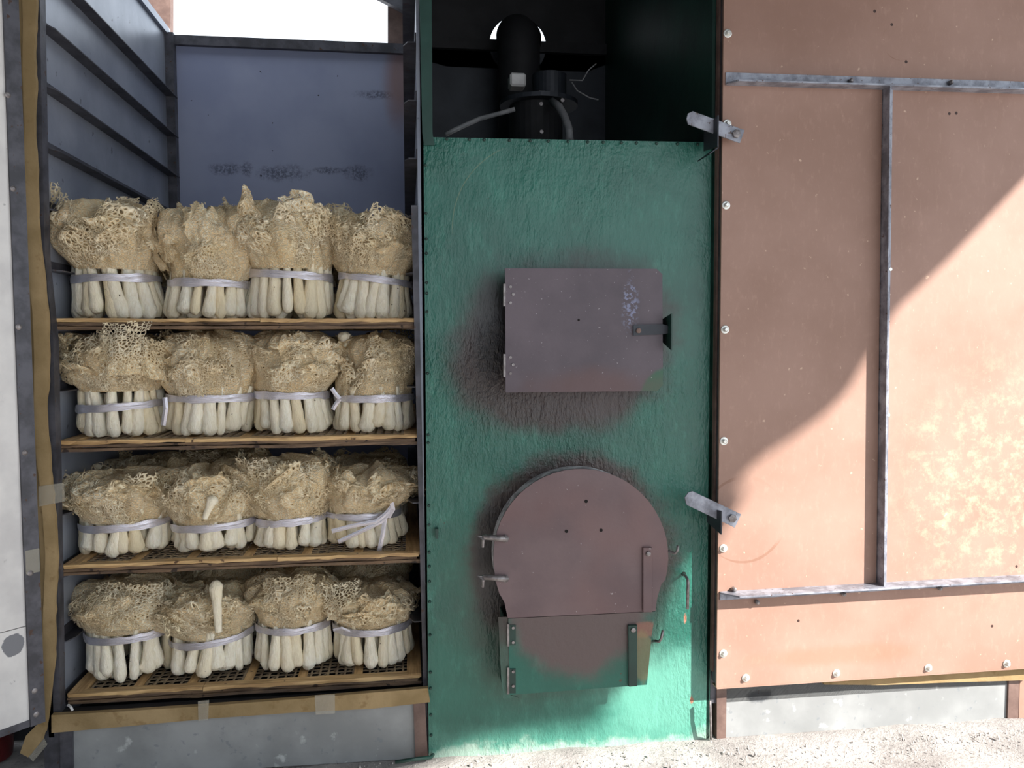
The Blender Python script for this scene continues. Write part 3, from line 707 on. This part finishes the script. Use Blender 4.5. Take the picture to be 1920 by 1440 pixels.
stalk_at(e, loc_(e, 645, 622, -.02), loc_(e, 648, 672, -.02), .014, rn, 'upright_stalk')
_, _, e, I = B(2, 1)
stalk_at(e, loc_(e, 402, 930, -I['Rv']-.002), loc_(e, 384, 972, -I['Rv']-.002), .010, rn, 'upright_stalk')

def net_panel(e, quad, Ys, seed, opn=.85, bulge=.02, mat=None):
    """an unfolded piece of net veil; quad = outline corners (bottom left, bottom right, top right, top left) with a depth each"""
    c = [at(x, y, Y)-Vector(e.location) for (x, y), Y in zip(quad, Ys)]; n_ = 30; V = []; uv = []; op = []
    wd = (c[1]-c[0]).length; hh = (c[3]-c[0]).length
    for j in range(n_):
        t = j/(n_-1)
        for i in range(n_):
            u = i/(n_-1); p = (c[0]*(1-u)+c[1]*u)*(1-t)+(c[3]*(1-u)+c[2]*u)*t
            q = Vector((u*2.2+seed, t*2.2, seed*.3))
            d = -bulge*math.sin(math.pi*u)*(.4+.6*math.sin(math.pi*min(1, t*1.1)))+.014*noise.noise(q)+.006*noise.noise(q*2.4)
            V.append(p+Vector((.006*noise.noise(q*1.7+Vector((9, 0, 0))), d, .007*noise.noise(q*1.9+Vector((0, 9, 0))))))
            uv.append((u*wd*1.3, t*hh*1.3)); op.append(min(1, opn*(.55+.5*t)))
    kp = lambda i, j: min(i, n_-2-i, n_-2-j, j+6)/n_+.10*noise.noise(Vector((i*.25, j*.25, seed)))+.05*noise.noise(Vector((i*.8, j*.8, seed))) > .01
    local('veil', mesh_grid('veil', V, n_, n_, mat or m_veil2, uv, op, keep=kp), e)
e = B(1, 0)[2]; net_panel(e, [(182, 706), (262, 700), (284, 600), (190, 606)], [.035, .035, .012, .016], 3.3)
net_panel(e, [(250, 700), (312, 716), (314, 640), (262, 628)], [.06, .09, .09, .06], 5.1, .7)
e = B(3, 3)[2]; net_panel(e, [(610, 1166), (672, 1160), (680, 1084), (600, 1090)], [.075, .055, .07, .09], 7.7, .9)
e = B(2, 2)[2]; net_panel(e, [(470, 935), (520, 940), (500, 858), (437, 852)], [.08, .07, .07, .09], 9.2, .8)
net_panel(e, [(520, 940), (590, 945), (600, 866), (525, 862)], [.055, .055, .085, .085], 19.4, .6)
e = B(0, 2)[2]; net_panel(e, [(448, 440), (515, 430), (505, 368), (436, 384)], [.09, .08, .10, .12], 11.9, .7)
e = B(0, 0)[2]; net_panel(e, [(180, 440), (250, 436), (262, 366), (188, 376)], [.14, .14, .17, .17], 13.5, .5)
e = B(3, 2)[2]; net_panel(e, [(500, 1140), (590, 1135), (596, 1072), (492, 1082)], [.06, .06, .10, .10], 15.5, .7)
e = B(3, 1)[2]; net_panel(e, [(340, 1180), (395, 1185), (385, 1105), (298, 1130)], [.07, .06, .09, .09], 17.1, .8)
e = B(3, 0)[2]; net_panel(e, [(195, 1180), (290, 1180), (312, 1090), (176, 1090)], [.06, .06, .10, .10], 21.1, .7, .03)
e = B(2, 1)[2]; net_panel(e, [(335, 960), (395, 975), (385, 880), (322, 885)], [.06, .05, .09, .09], 23.1, .7, .02)
net_panel(e, [(400, 972), (468, 955), (470, 885), (405, 890)], [.05, .06, .09, .09], 25.6, .7, .02)

# second row of bundles behind, copies
posn = ['leftmost', 'second from left', 'third from left', 'rightmost']
for idx, (ti, spec, e, I) in enumerate(front):
    src = front[ti*4+(idx % 4+1) % 4][2]
    c = src.copy(); COL.objects.link(c)
    c.location = (e.location.x+random.uniform(-.015, .015), e.location.y+.235, e.location.z); c.rotation_euler = (0, 0, random.uniform(-.5, .5))
    c.scale = (1, 1, .96 if ti else .98)
    c['label'] = 'shadowed bundle behind the %s one on the %s' % (posn[idx % 4], names[ti].replace(' from the top', ''))
    c['group'] = 'second row of mushroom bundles in the cabinet'
    for ch in src.children:
        d = ch.copy(); COL.objects.link(d); d.parent = c

# ------------------------------------------------------------------ FURNACE
fur = empty('furnace', (at(1070, 1390, 0).x, 0, 0)); tag(fur, 'tall green painted steel furnace with scorched doors between the two cabinets', 'furnace')
gl = [(794, 257), (1340, 267), (1337, 800), (1330, 1386), (804, 1425)]
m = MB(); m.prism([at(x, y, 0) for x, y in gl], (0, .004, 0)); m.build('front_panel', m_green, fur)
gx0 = at(794, 257, 0).x; gx1 = at(1340, 267, 0).x; gzt = at(1000, 260, 0).z
MB().box((gx0+.006, .006, 0), (gx1-.006, .55, gzt-.03)).build('furnace_body', m_dark, fur)
# side flanges of the recess above
pl([(785, -60), (809, -60), (811, 250), (815, 272), (795, 272), (792, 250)], -.004, .0).build('side_flange', m_gside, fur)
xr0 = at(1341, 150, 0).x
m = MB(); m.box((xr0-.008, .0, 0.0), (xr0, YB+.0, 2.46)); m.build('side_panel', m_gside, fur)
xl0 = at(797, 150, 0).x
m = MB(); m.box((xl0-.002, .0, 0.0), (xl0, YB, 2.46)); m.build('side_panel', m_gside, fur)
ztop2 = 2.46
m = MB(); m.box((xl0, .0, ztop2), (xr0, YB+.02, ztop2+.01)); m.build('top_panel', m_dark, fur)
# back: lower sheet, rail, upper sheet with a round hole for the duct
zr1 = at(1000, 100, YB).z; zr0 = at(1000, 80, YB).z
MB().box((xl0, YB, gzt-.1), (xr0, YB+.01, zr1)).build('back_panel', m_dark, fur)
MB().box((xl0, YB-.02, zr1), (xr0, YB+.01, zr0)).build('back_rail', m_black, fur)
hc = at(971, 86, YB); hr = 53/(FPX/(YB+2))
m = MB(); n = 40
out = []; inn = []
x0b, x1b, zb0, zb1 = xl0, xr0, zr0-.001, ztop2
for i in range(n):
    a = 2*math.pi*i/n; c_, s_ = math.cos(a), math.sin(a)
    tx = ((x1b-hc.x)/c_ if c_ > 0 else (x0b-hc.x)/c_) if abs(c_) > 1e-6 else 1e9
    tz_ = ((zb1-hc.z)/s_ if s_ > 0 else (zb0-.1-hc.z)/s_) if abs(s_) > 1e-6 else 1e9
    t_ = min(tx, tz_); out.append(Vector((hc.x+c_*t_, YB, hc.z+s_*t_))); inn.append(Vector((hc.x+c_*hr, YB, hc.z+s_*hr)))
m.add(out+inn, [(i, (i+1) % n, n+(i+1) % n, n+i) for i in range(n)]); m.build('back_panel', m_black, fur)
m = MB(); m.add([(x0b, YB+.001, zb1), (x0b, YB+.001, zb1-.25), (x0b+.3, YB+.001, zb1)], [(0, 1, 2)]); m.add([(x1b, YB+.001, zb1), (x1b, YB+.001, zb1-.5), (x1b-.5, YB+.001, zb1)], [(0, 1, 2)]); m.build('corner_plate', m_black, fur)
# rivets
for x in (838, 880, 908, 955, 994, 1028, 1065, 1102, 1131, 1165, 1193, 1231, 1270, 1308):
    p = at(x, 261+(x-838)*.021, 0); m = MB(); m.tube([p+Vector((0, .001, 0)), p-Vector((0, .003, 0)), p-Vector((0, .0045, 0))], [.0042, .0038, .002], 8); m.build('rivet', m_gside, fur)
for y in (310, 400, 448, 475, 530, 550, 585, 700, 815, 830, 948, 984, 1035, 1062, 1090, 1128, 1190, 1260, 1290, 1340, 1378):
    p = at(798+(y-310)*.0095, y, 0); m = MB(); m.tube([p+Vector((0, .001, 0)), p-Vector((0, .003, 0)), p-Vector((0, .0045, 0))], [.0040, .0036, .002], 8); m.build('rivet', m_gside, fur)
pl([(816, 992), (822, 992), (822, 1010), (817, 1010)], -.018, .0).build('tab', m_gside, fur)
# upper fire door
YD = -.085
fd = empty('fire_door', at(1090, 735, YD)); fd.parent = fur; fd.matrix_parent_inverse = Matrix.Translation(-Vector(fur.location))
def sub(m, name, mat, par, **kw):
    o = m.build(name, mat, **kw); o.parent = par; o.matrix_parent_inverse = Matrix.Translation(-Vector(par.location)); return o
MB().box((at(952, 600, 0).x, YD+.007, at(1000, 715, YD).z), (at(1210, 600, 0).x, -.0005, at(1000, 522, YD).z)).build('door_collar', m_black, fur)
sub(pl([(947, 503), (1231, 504), (1242, 514), (1243, 722), (1232, 733), (948, 736)], YD, YD+.006), 'door_plate', m_udoor, fd)
for ya, yb_ in ((532, 574), (664, 707)):
    sub(pl(rect(944, ya, 948, yb_), YD-.002, YD+.01), 'hinge', m_dbolt, fd)
    for dx_, dy_ in ((10, 6), (15, 20), (10, 36)):
        p = at(947+dx_, ya+dy_, YD); mm = MB(); mm.tube([p, p-Vector((0, .003, 0))], .0035, 8); sub(mm, 'hinge_rivet', m_dbolt, fd)
sub(pl([(1188, 610), (1243, 608), (1253, 611), (1253, 625), (1243, 627), (1188, 629)], YD-.006, YD-.001), 'latch_bar', m_dark, fd)
sub(bolt('latch_bolt', at(1197, 620, YD-.006), .006, m_dbolt, None), 'x', m_dbolt, fd) if False else None
p = at(1197, 620, YD-.006); mm = MB(); mm.tube([p, p-Vector((0, .004, 0)), p-Vector((0, .005, 0))], [.006, .006, .003], 10); sub(mm, 'latch_bolt', m_brown_post, fd)
p = at(1085, 600, YD); mm = MB(); mm.tube([p-Vector((0, .0003, 0)), p-Vector((0, .0006, 0))], .003, 8); sub(mm, 'vent_hole', m_hole, fd)
# latch bracket standing on the panel
a = at(1255, 588, -.10); b = at(1253, 655, -.10); m = MB()
m.prism([Vector((a.x, -.115, a.z)), Vector((a.x, -.115, at(1253, 657, -.11).z)), Vector((a.x, 0, b.z+.03)), Vector((a.x, 0, a.z-.02))], (.003, 0, 0)); m.build('latch_bracket', m_gside, fur)
# round door
YR = -.085
rd = empty('round_door', at(1090, 1150, YR)); rd.parent = fur; rd.matrix_parent_inverse = Matrix.Translation(-Vector(fur.location))
ol = []
for i in range(33):
    a = R(197-i*(197+22)/32); ol.append((1089+164*math.cos(a), 1044-165*math.sin(a)))
left = [(928, 1085), (936, 1112), (946, 1130), (952, 1159)]
right = [(1240, 1095), (1232, 1122), (1229, 1146)]
ol = [p for p in ol if p[1] < 1090]
outline = list(reversed(left))+ol+right
pm = [at(x, y, YR) for x, y in outline]
mm = MB(); mm.prism(pm, (0, .006, 0)); sub(mm, 'door_plate', m_rdoor, rd)
# collar ring with whitish rim
mm = MB(); c0 = at(1089, 1044, YR); rr = 167/(FPX/(YR+2)); N_ = 48; V = []; f = []
for i in range(N_+1):
    a = R(-30+240*i/N_)
    for Y_, r_ in ((YR+.007, rr), (-.0005, rr*1.0), (-.0005, rr*.93), (YR+.007, rr*.93)):
        V.append((c0.x+math.cos(a)*r_, Y_, c0.z+math.sin(a)*r_))
for i in range(N_):
    for q in range(4): f.append((4*i+q, 4*i+4+q, 4*i+4+(q+1) % 4, 4*i+(q+1) % 4))
f += [(0, 1, 2, 3), (4*N_+3, 4*N_+2, 4*N_+1, 4*N_)]
mm.add(V, f); mm.build('door_collar', m_rim, fur)
MB().box((at(965, 1100, YR).x, YR+.012, at(1000, 1282, YR).z), (at(1205, 1100, YR).x, -.0005, at(1000, 1100, YR).z)).build('ash_box', m_black, fur)
for px, py in ((1099, 940), (1062, 996), (1127, 994)):
    p = at(px, py, YR); mm = MB(); mm.tube([p-Vector((0, .0003, 0)), p-Vector((0, .0007, 0))], .0042, 12); sub(mm, 'vent_hole', m_hole, rd)
sub(pl(rect(1206, 1027, 1223, 1148), YR-.008, YR-.0005), 'bar', m_rdoor, rd, bevel=.001)
p = at(1215, 1038, YR-.008); mm = MB(); mm.tube([p, p-Vector((0, .005, 0)), p-Vector((0, .006, 0))], [.0062, .006, .003], 8); sub(mm, 'bolt', m_dbolt, rd)
for y in (1008, 1083):
    mm = MB(); mm.tube([at(952, y+3, YR-.008), at(930, y+1, YR-.008), at(910, y-1, YR-.004), at(905, y, YR+.002)], [.007, .007, .0065, .006], 10); sub(mm, 'hinge_pin', m_dbolt, rd, smooth=True)
    mm = MB(); mm.prism([at(895, y-3, YR-.005), at(905, y+5, YR-.01), at(926, y+4, YR), at(922, y-1, YR)], (0, .006, 0)); sub(mm, 'hinge_plate', m_dbolt, rd)
    mm = MB(); mm.tube([at(906, y+4, YR), at(905, y+18, YR)], .0035, 8); sub(mm, 'hinge_rod', m_dbolt, rd)
    p = at(947, y+1, YR); mm = MB(); mm.tube([p, p-Vector((0, .01, 0)), p-Vector((0, .014, 0))], [.009, .008, .004], 8); sub(mm, 'bolt', m_dbolt, rd)
# ash door
ad = empty('ash_door', at(1080, 1300, YR)); ad.parent = fur; ad.matrix_parent_inverse = Matrix.Translation(-Vector(fur.location))
sub(pl([(953, 1160), (1229, 1147), (1222, 1190), (1213, 1284), (956, 1303)], YR+.001, YR+.006), 'door_plate', m_ash, ad)
sub(pl([(1178, 1173), (1195, 1172), (1195, 1287), (1179, 1288)], YR-.008, YR), 'bar', m_gside, ad, bevel=.001)
p = at(1187, 1181, YR-.008); mm = MB(); mm.tube([p, p-Vector((0, .004, 0)), p-Vector((0, .005, 0))], [.006, .006, .003], 8); sub(mm, 'bolt', m_dbolt, ad)
for ya, yb_ in ((1170, 1212), (1252, 1302)):
    sub(pl(rect(951, ya, 955, yb_), YR-.004, YR), 'hinge', m_dbolt, ad)
    sub(pl(rect(955, ya+2, 967, yb_-2), YR-.001, YR+.0005), 'hinge_leaf', m_gside, ad)
    for dy_ in (7, 34):
        p = at(962, ya+dy_, YR-.001); mm = MB(); mm.tube([p, p-Vector((0, .003, 0))], .0035, 8); sub(mm, 'hinge_rivet', m_dbolt, ad)
pl([(934, 1157), (952, 1157), (956, 1303), (972, 1308), (944, 1310), (940, 1275)], YR+.003, YR+.006).build('side_flange', m_green, fur)
m = MB(); xx = at(945, 1200, YR).x; m.box((xx, YR+.006, at(940, 1300, YR).z), (xx+.003, 0, at(940, 1160, YR).z)); m.build('side_flange', m_gside, fur)
# hooks
def rod(name, pts, r, mat, par): mm = MB(); mm.tube([at(x, y, Y) for x, y, Y in pts], r, 8); return mm.build(name, mat, par, smooth=True)
rod('hook', [(1250, 1034, -.0), (1256, 1034, -.06), (1266, 1038, -.07), (1270, 1033, -.07), (1271, 1023, -.07)], .0035, m_dbolt, fur)
rod('hook', [(1225, 1202, -.0), (1230, 1202, -.06), (1236, 1203, -.07), (1240, 1197, -.07), (1243, 1182, -.07)], .0035, m_dbolt, fur)
rod('hook', [(1281, 1076, .0), (1285, 1079, -.05), (1289, 1086, -.09), (1290, 1092, -.095), (1289, 1142, -.095)], .0036, m_dbolt, fur)
m = MB(); p = at(1282, 1076, 0); m.tube([p-Vector((0, .0002, 0)), p-Vector((0, .0008, 0))], .006, 8); m.build('rod_hole', m_hole, fur)
rod('hook', [(1333, 1385, -.01), (1333, 1372, -.03), (1332, 1340, -.035), (1331, 1314, -.035)], .0038, m_dbolt, fur)
rod('hook', [(812, 1415, -.0), (808, 1420, -.03), (780, 1423, -.05), (741, 1429, -.06)], .0045, m_gside, fur)

# blower and duct in the recess
bl = empty('blower', (hc.x, .62, gzt-.03)); tag(bl, 'dark induced-draught blower standing on the furnace in the shadowed recess', 'blower')
bx = at(985, 200, .62).x; zz0 = gzt-.029
def zc_(py, Y=.62): return at(985, py, Y).z
def cyl(name, x, y, z0, z1, r, mat, r2=None, n=28): mm = MB(); mm.tube([(x, y, z0), (x, y, z1)], [r, r2 or r], n); return mm.build(name, mat, bl)
bx2 = at(1005, 220, .62).x
cyl('housing', bx2, .62, zz0, zc_(200), .085, m_black)
cyl('flange', at(1010, 195, .62).x, .62, zc_(200), zc_(192), .125, m_dark)
cyl('motor', at(1030, 165, .62).x, .62, zc_(192), zc_(140), .055, m_dark)
MB().box((at(955, 150, .56).x, .54, zc_(165, .56)), (at(985, 150, .56).x, .60, zc_(140, .56))).build('capacitor', m_tag, bl, bevel=.006)
MB().box((at(1010, 150, .55).x, .545, zc_(186, .55)), (at(1022, 150, .55).x, .555, zc_(170, .55))).build('motor_clip', m_dbolt, bl)
for px, py in ((1014, 196), (1015, 248), (1054, 189)):
    p = at(px, py, .49); mm = MB(); mm.tube([p, p-Vector((0, .008, 0))], .006, 8); mm.build('bolt', m_dbolt, bl)
mm = MB(); mm.tube([at(x, y, Y) for x, y, Y in ((1035, 190, .5), (1048, 200, .46), (1058, 218, .42), (1066, 240, .38), (1068, 262, .36))], .012, 10); mm.build('cable', m_cable, bl, smooth=True)
mm = MB(); mm.tube([at(x, y, Y) for x, y, Y in ((965, 205, .5), (935, 213, .5), (900, 222, .45), (860, 240, .4), (835, 252, .4))], .007, 8); mm.build('cable', m_cable, bl, smooth=True)
mm = MB(); mm.tube([at(x, y, .5) for x, y in ((1068, 150), (1092, 151), (1103, 132), (1118, 119))], .002, 6); mm.build('wire', m_cable, bl, smooth=True)
mm = MB(); mm.tube([at(x, y, .5) for x, y in ((1072, 154), (1082, 170), (1105, 183), (1122, 187))], .002, 6); mm.build('wire', m_cable, bl, smooth=True)
du = empty('flue_duct', (at(974, 220, .9).x, .9, zc_(192))); tag(du, 'black round flue duct rising behind the blower and out through the back wall', 'duct')
dx_ = at(973, 150, .92).x; rdu = 39/(FPX/2.92); mm = MB()
zt_ = at(973, 88, YB).z
pts = [(dx_, .92, gzt-.03), (dx_, .92, zt_-.10)]+[(hc.x if k_ > 5 else dx_, .92+.10*(1-math.cos(t)), zt_-.10+.10*math.sin(t)) for k_, t in enumerate(np.linspace(.2, math.pi/2, 7))]+[(hc.x, 1.35, zt_)]
mm.tube(pts, rdu, 28); mm.build('duct_pipe', m_black, du, smooth=True)
mm = MB(); mm.tube([(hc.x, 1.03, zt_), (hc.x, 1.05, zt_)], rdu*1.03, 28, caps=False); mm.build('duct_seam', m_dbolt, du)

# ------------------------------------------------------------------ RIGHT CABINET
cb = empty('drying_cabinet', (at(1620, 1380, 0).x, 0, 0)); tag(cb, 'closed drying cabinet with a large brown board door braced by steel angles', 'cabinet')
YD2 = -.05
dr = empty('cabinet_door', at(1620, 1290, YD2)); dr.parent = cb; dr.matrix_parent_inverse = Matrix.Translation(-Vector(cb.location))
dx0t = at(1357, 0, YD2); XE = at(1990, 700, YD2).x
def dline(x): return 1290-(x-1345)*.0652
zbt = at(1620, dline(1620), YD2).z
pa = [at(1358, -60, YD2), at(1343.5, 1290, YD2)]
lx0 = at(1350, 700, YD2).x
rp = at(1920, 1252, YD2); pe = pa[1]+(rp-pa[1])*1.2; pt = Vector((pe.x, pe.y, pa[0].z))
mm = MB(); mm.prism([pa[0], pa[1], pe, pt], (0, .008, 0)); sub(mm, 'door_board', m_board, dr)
mm = MB(); mm.prism([pa[0]+Vector((.004, .008, 0)), pa[1]+Vector((.004, .008, .004)), pe+Vector((0, .008, .004)), pt+Vector((0, .008, 0))], (0, .035, 0)); sub(mm, 'door_frame', m_steel, dr)
mm = MB(); mm.prism([pa[0]+Vector((.000, .030, 0)), pa[1]+Vector((.000, .030, .03)), pa[1]+Vector((.008, .03, .03)), pa[0]+Vector((.008, .03, 0))], (0, .018, 0)); sub(mm, 'door_seal', m_brown_post, dr)
mm = MB(); mm.prism([pa[1]+Vector((0, -.003, -.002)), pe+Vector((0, -.003, -.002)), pe+Vector((0, .03, -.002)), pa[1]+Vector((0, .03, -.002))], (0, 0, .003)); sub(mm, 'bottom_lip', m_board, dr)
# angle rails
def zat(px, py): return at(px, py, YD2).z
def hrail(y0a, x0a, y1a, x1a, hpx):
    a = at(x0a, y0a, YD2); b = at(x1a, y1a, YD2); b = a+(b-a)*1.2; h = .028
    return a, b, h
a = at(1360, 146, YD2); b = at(1920, 163, YD2); b = a+(b-a)*1.15
mm = MB(); t3 = .004
mm.prism([a, b, b+Vector((0, 0, .026)), a+Vector((0, 0, .026))], (0, -t3, 0))
mm.prism([a, b, b+Vector((0, -.036, 0)), a+Vector((.02, -.036, 0)), a+Vector((0, -.012, 0))], (0, 0, -t3)); 
for v in range(len(mm.v)): mm.v[v] = (mm.v[v][0], mm.v[v][1], mm.v[v][2]-.014)
sub(mm, 'angle_rail', m_rail, dr)
a = at(1349, 1112, YD2); b = at(1920, 1080, YD2); b = a+(b-a)*1.15
mm = MB(); mm.prism([a, b, b-Vector((0, 0, .017)), a-Vector((0, 0, .017))], (0, -t3, 0))
mm.prism([a, b, b+Vector((0, -.044, 0)), a+Vector((.035, -.044, 0)), a+Vector((0, -.008, 0))], (0, 0, t3)); sub(mm, 'angle_rail', m_rail, dr)
a = at(1654, 168, YD2); b = at(1643, 1092, YD2)
xx = at(1650, 620, YD2).x
mm = MB(); mm.prism([a, b, b+Vector((.026, 0, 0)), a+Vector((.026, 0, 0))], (0, -t3, 0)); mm.prism([a, b, b+Vector((0, -.034, 0)), a+Vector((0, -.034, 0))], (t3, 0, 0)); sub(mm, 'angle_rail', m_rail, dr)
for px, py in ((1364, 63), (1363, 232), (1361, 385), (1359, 618), (1357, 827), (1356, 1028), (1356, 1225), (1398, 1271), (1568, 1262), (1740, 1252), (1887, 1244)):
    p = at(px, py, YD2); mm = MB(); mm.tube([p+Vector((0, .001, 0)), p-Vector((0, .002, 0)), p-Vector((0, .0025, 0))], [.0105, .0105, .009], 14); mm.tube([p, p-Vector((0, .009, 0)), p-Vector((0, .011, 0))], [.006, .006, .004], 6); sub(mm, 'bolt', m_zinc, dr)
for px, py in ((1593, 153), (1780, 156), (1375, 1066+38), (1580, 1113), (1760, 1102), (1418, 1128)):
    p = at(px, py, YD2-.004); mm = MB(); mm.tube([p, p-Vector((0, .009, 0)), p-Vector((0, .012, 0))], [.006, .006, .003], 8); sub(mm, 'bolt', m_dbolt, dr)
for px, py in ((1669, 505), (1665, 778)):
    p = at(px, py, YD2-.004); mm = MB(); mm.tube([p, p-Vector((0, .003, 0))], .0045, 8); sub(mm, 'bolt', m_zinc, dr)
# swing latches: flat bar pivoting on a bolt over an upright keeper plate
for (x0, y0, x1, y1, w, nm) in ((1288, 218, 1392, 256, 13, 0), (1287, 931, 1384, 977, 14, 1)):
    g = empty('swing_latch', at(1350, (y0+y1)/2, YD2)); g.parent = cb; g.matrix_parent_inverse = Matrix.Translation(-Vector(cb.location))
    d = Vector((x1-x0, y1-y0)).normalized(); nrm = Vector((-d.y, d.x)); A = Vector((x0, y0)); Bv = Vector((x1, y1))
    q = [A+nrm*w*.6+d*8, A+nrm*w*.35+d*1, A-nrm*w*.45, A-nrm*w+d*7, Bv-nrm*w, Bv+nrm*w] if nm == 0 else [A+nrm*w, A+nrm*w*.2-d*2, A-nrm*w*.6, A-nrm*w+d*6, Bv-nrm*w, Bv+nrm*w]
    q[0] = A+nrm*w+d*7
    sub(pl([(v.x, v.y) for v in q], YD2-.035, YD2-.030), 'latch_bar', m_rail, g, bevel=.0008)
    pc = Bv-d*13; p = at(pc.x, pc.y, YD2-.035)
    mm = MB(); mm.tube([p+Vector((0, .034, 0)), p], .006, 8); mm.tube([p, p-Vector((0, .007, 0)), p-Vector((0, .008, 0))], [.0105, .0105, .006], 6); sub(mm, 'pivot_bolt', m_dbolt, g)
    kx, ky0, ky1 = (1348, 216, 283) if nm == 0 else (1354, 958, 1010)
    t_, b_ = at(kx, ky0, YD2-.062), at(kx+1, ky1-8, YD2-.062)
    mm = MB(); mm.prism([Vector((t_.x, YD2-.062, t_.z)), Vector((t_.x, YD2-.062, b_.z)), Vector((t_.x, YD2+.03, b_.z+.01)), Vector((t_.x, YD2+.03, t_.z-.01))], (-.003, 0, 0))
    if nm == 0: mm.prism([Vector((t_.x, YD2-.062, b_.z)), Vector((t_.x-.022, YD2-.062, b_.z-.016)), Vector((t_.x-.022, YD2+.02, b_.z-.016)), Vector((t_.x, YD2+.02, b_.z))], (0, 0, -.003))
    sub(mm, 'keeper_plate', m_dark, g)
# cabinet shell, posts and base
sx0 = at(1345, 1340, 0).x
pl([(1344, 1262), (1363, 1262), (1361, 1388), (1344, 1389)], -.006, .03).build('post', m_brown_post, cb)
pl([(1893, 1240), (1912, 1240), (1909, 1356), (1889, 1357)], -.006, .03).build('post', m_brown_post, cb)
pl([(1913, 1240), (1990, 1240), (1990, 1351), (1910, 1356)], -.004, .02).build('base_panel', m_board, cb)
pl([(1361, 1240), (1893, 1240), (1891, 1358), (1360, 1389)], .0, .02).build('base_panel', m_base, cb)
a, b = resample([(1540, 1268), (1650, 1262), (1780, 1256), (1925, 1244)], [(1540, 1280), (1650, 1281), (1780, 1276), (1925, 1272)], 30)
wavy('foam_strip', a, b, -.01, .012, m_foam, cb)
MB().box((xr0+.002, .0, .1), (XE, .03, 2.5)).build('shell_front', m_steel, cb)
MB().box((xr0+.002, .03, .0), (XE, YB+.1, 2.5)).build('shell', m_dark, cb)
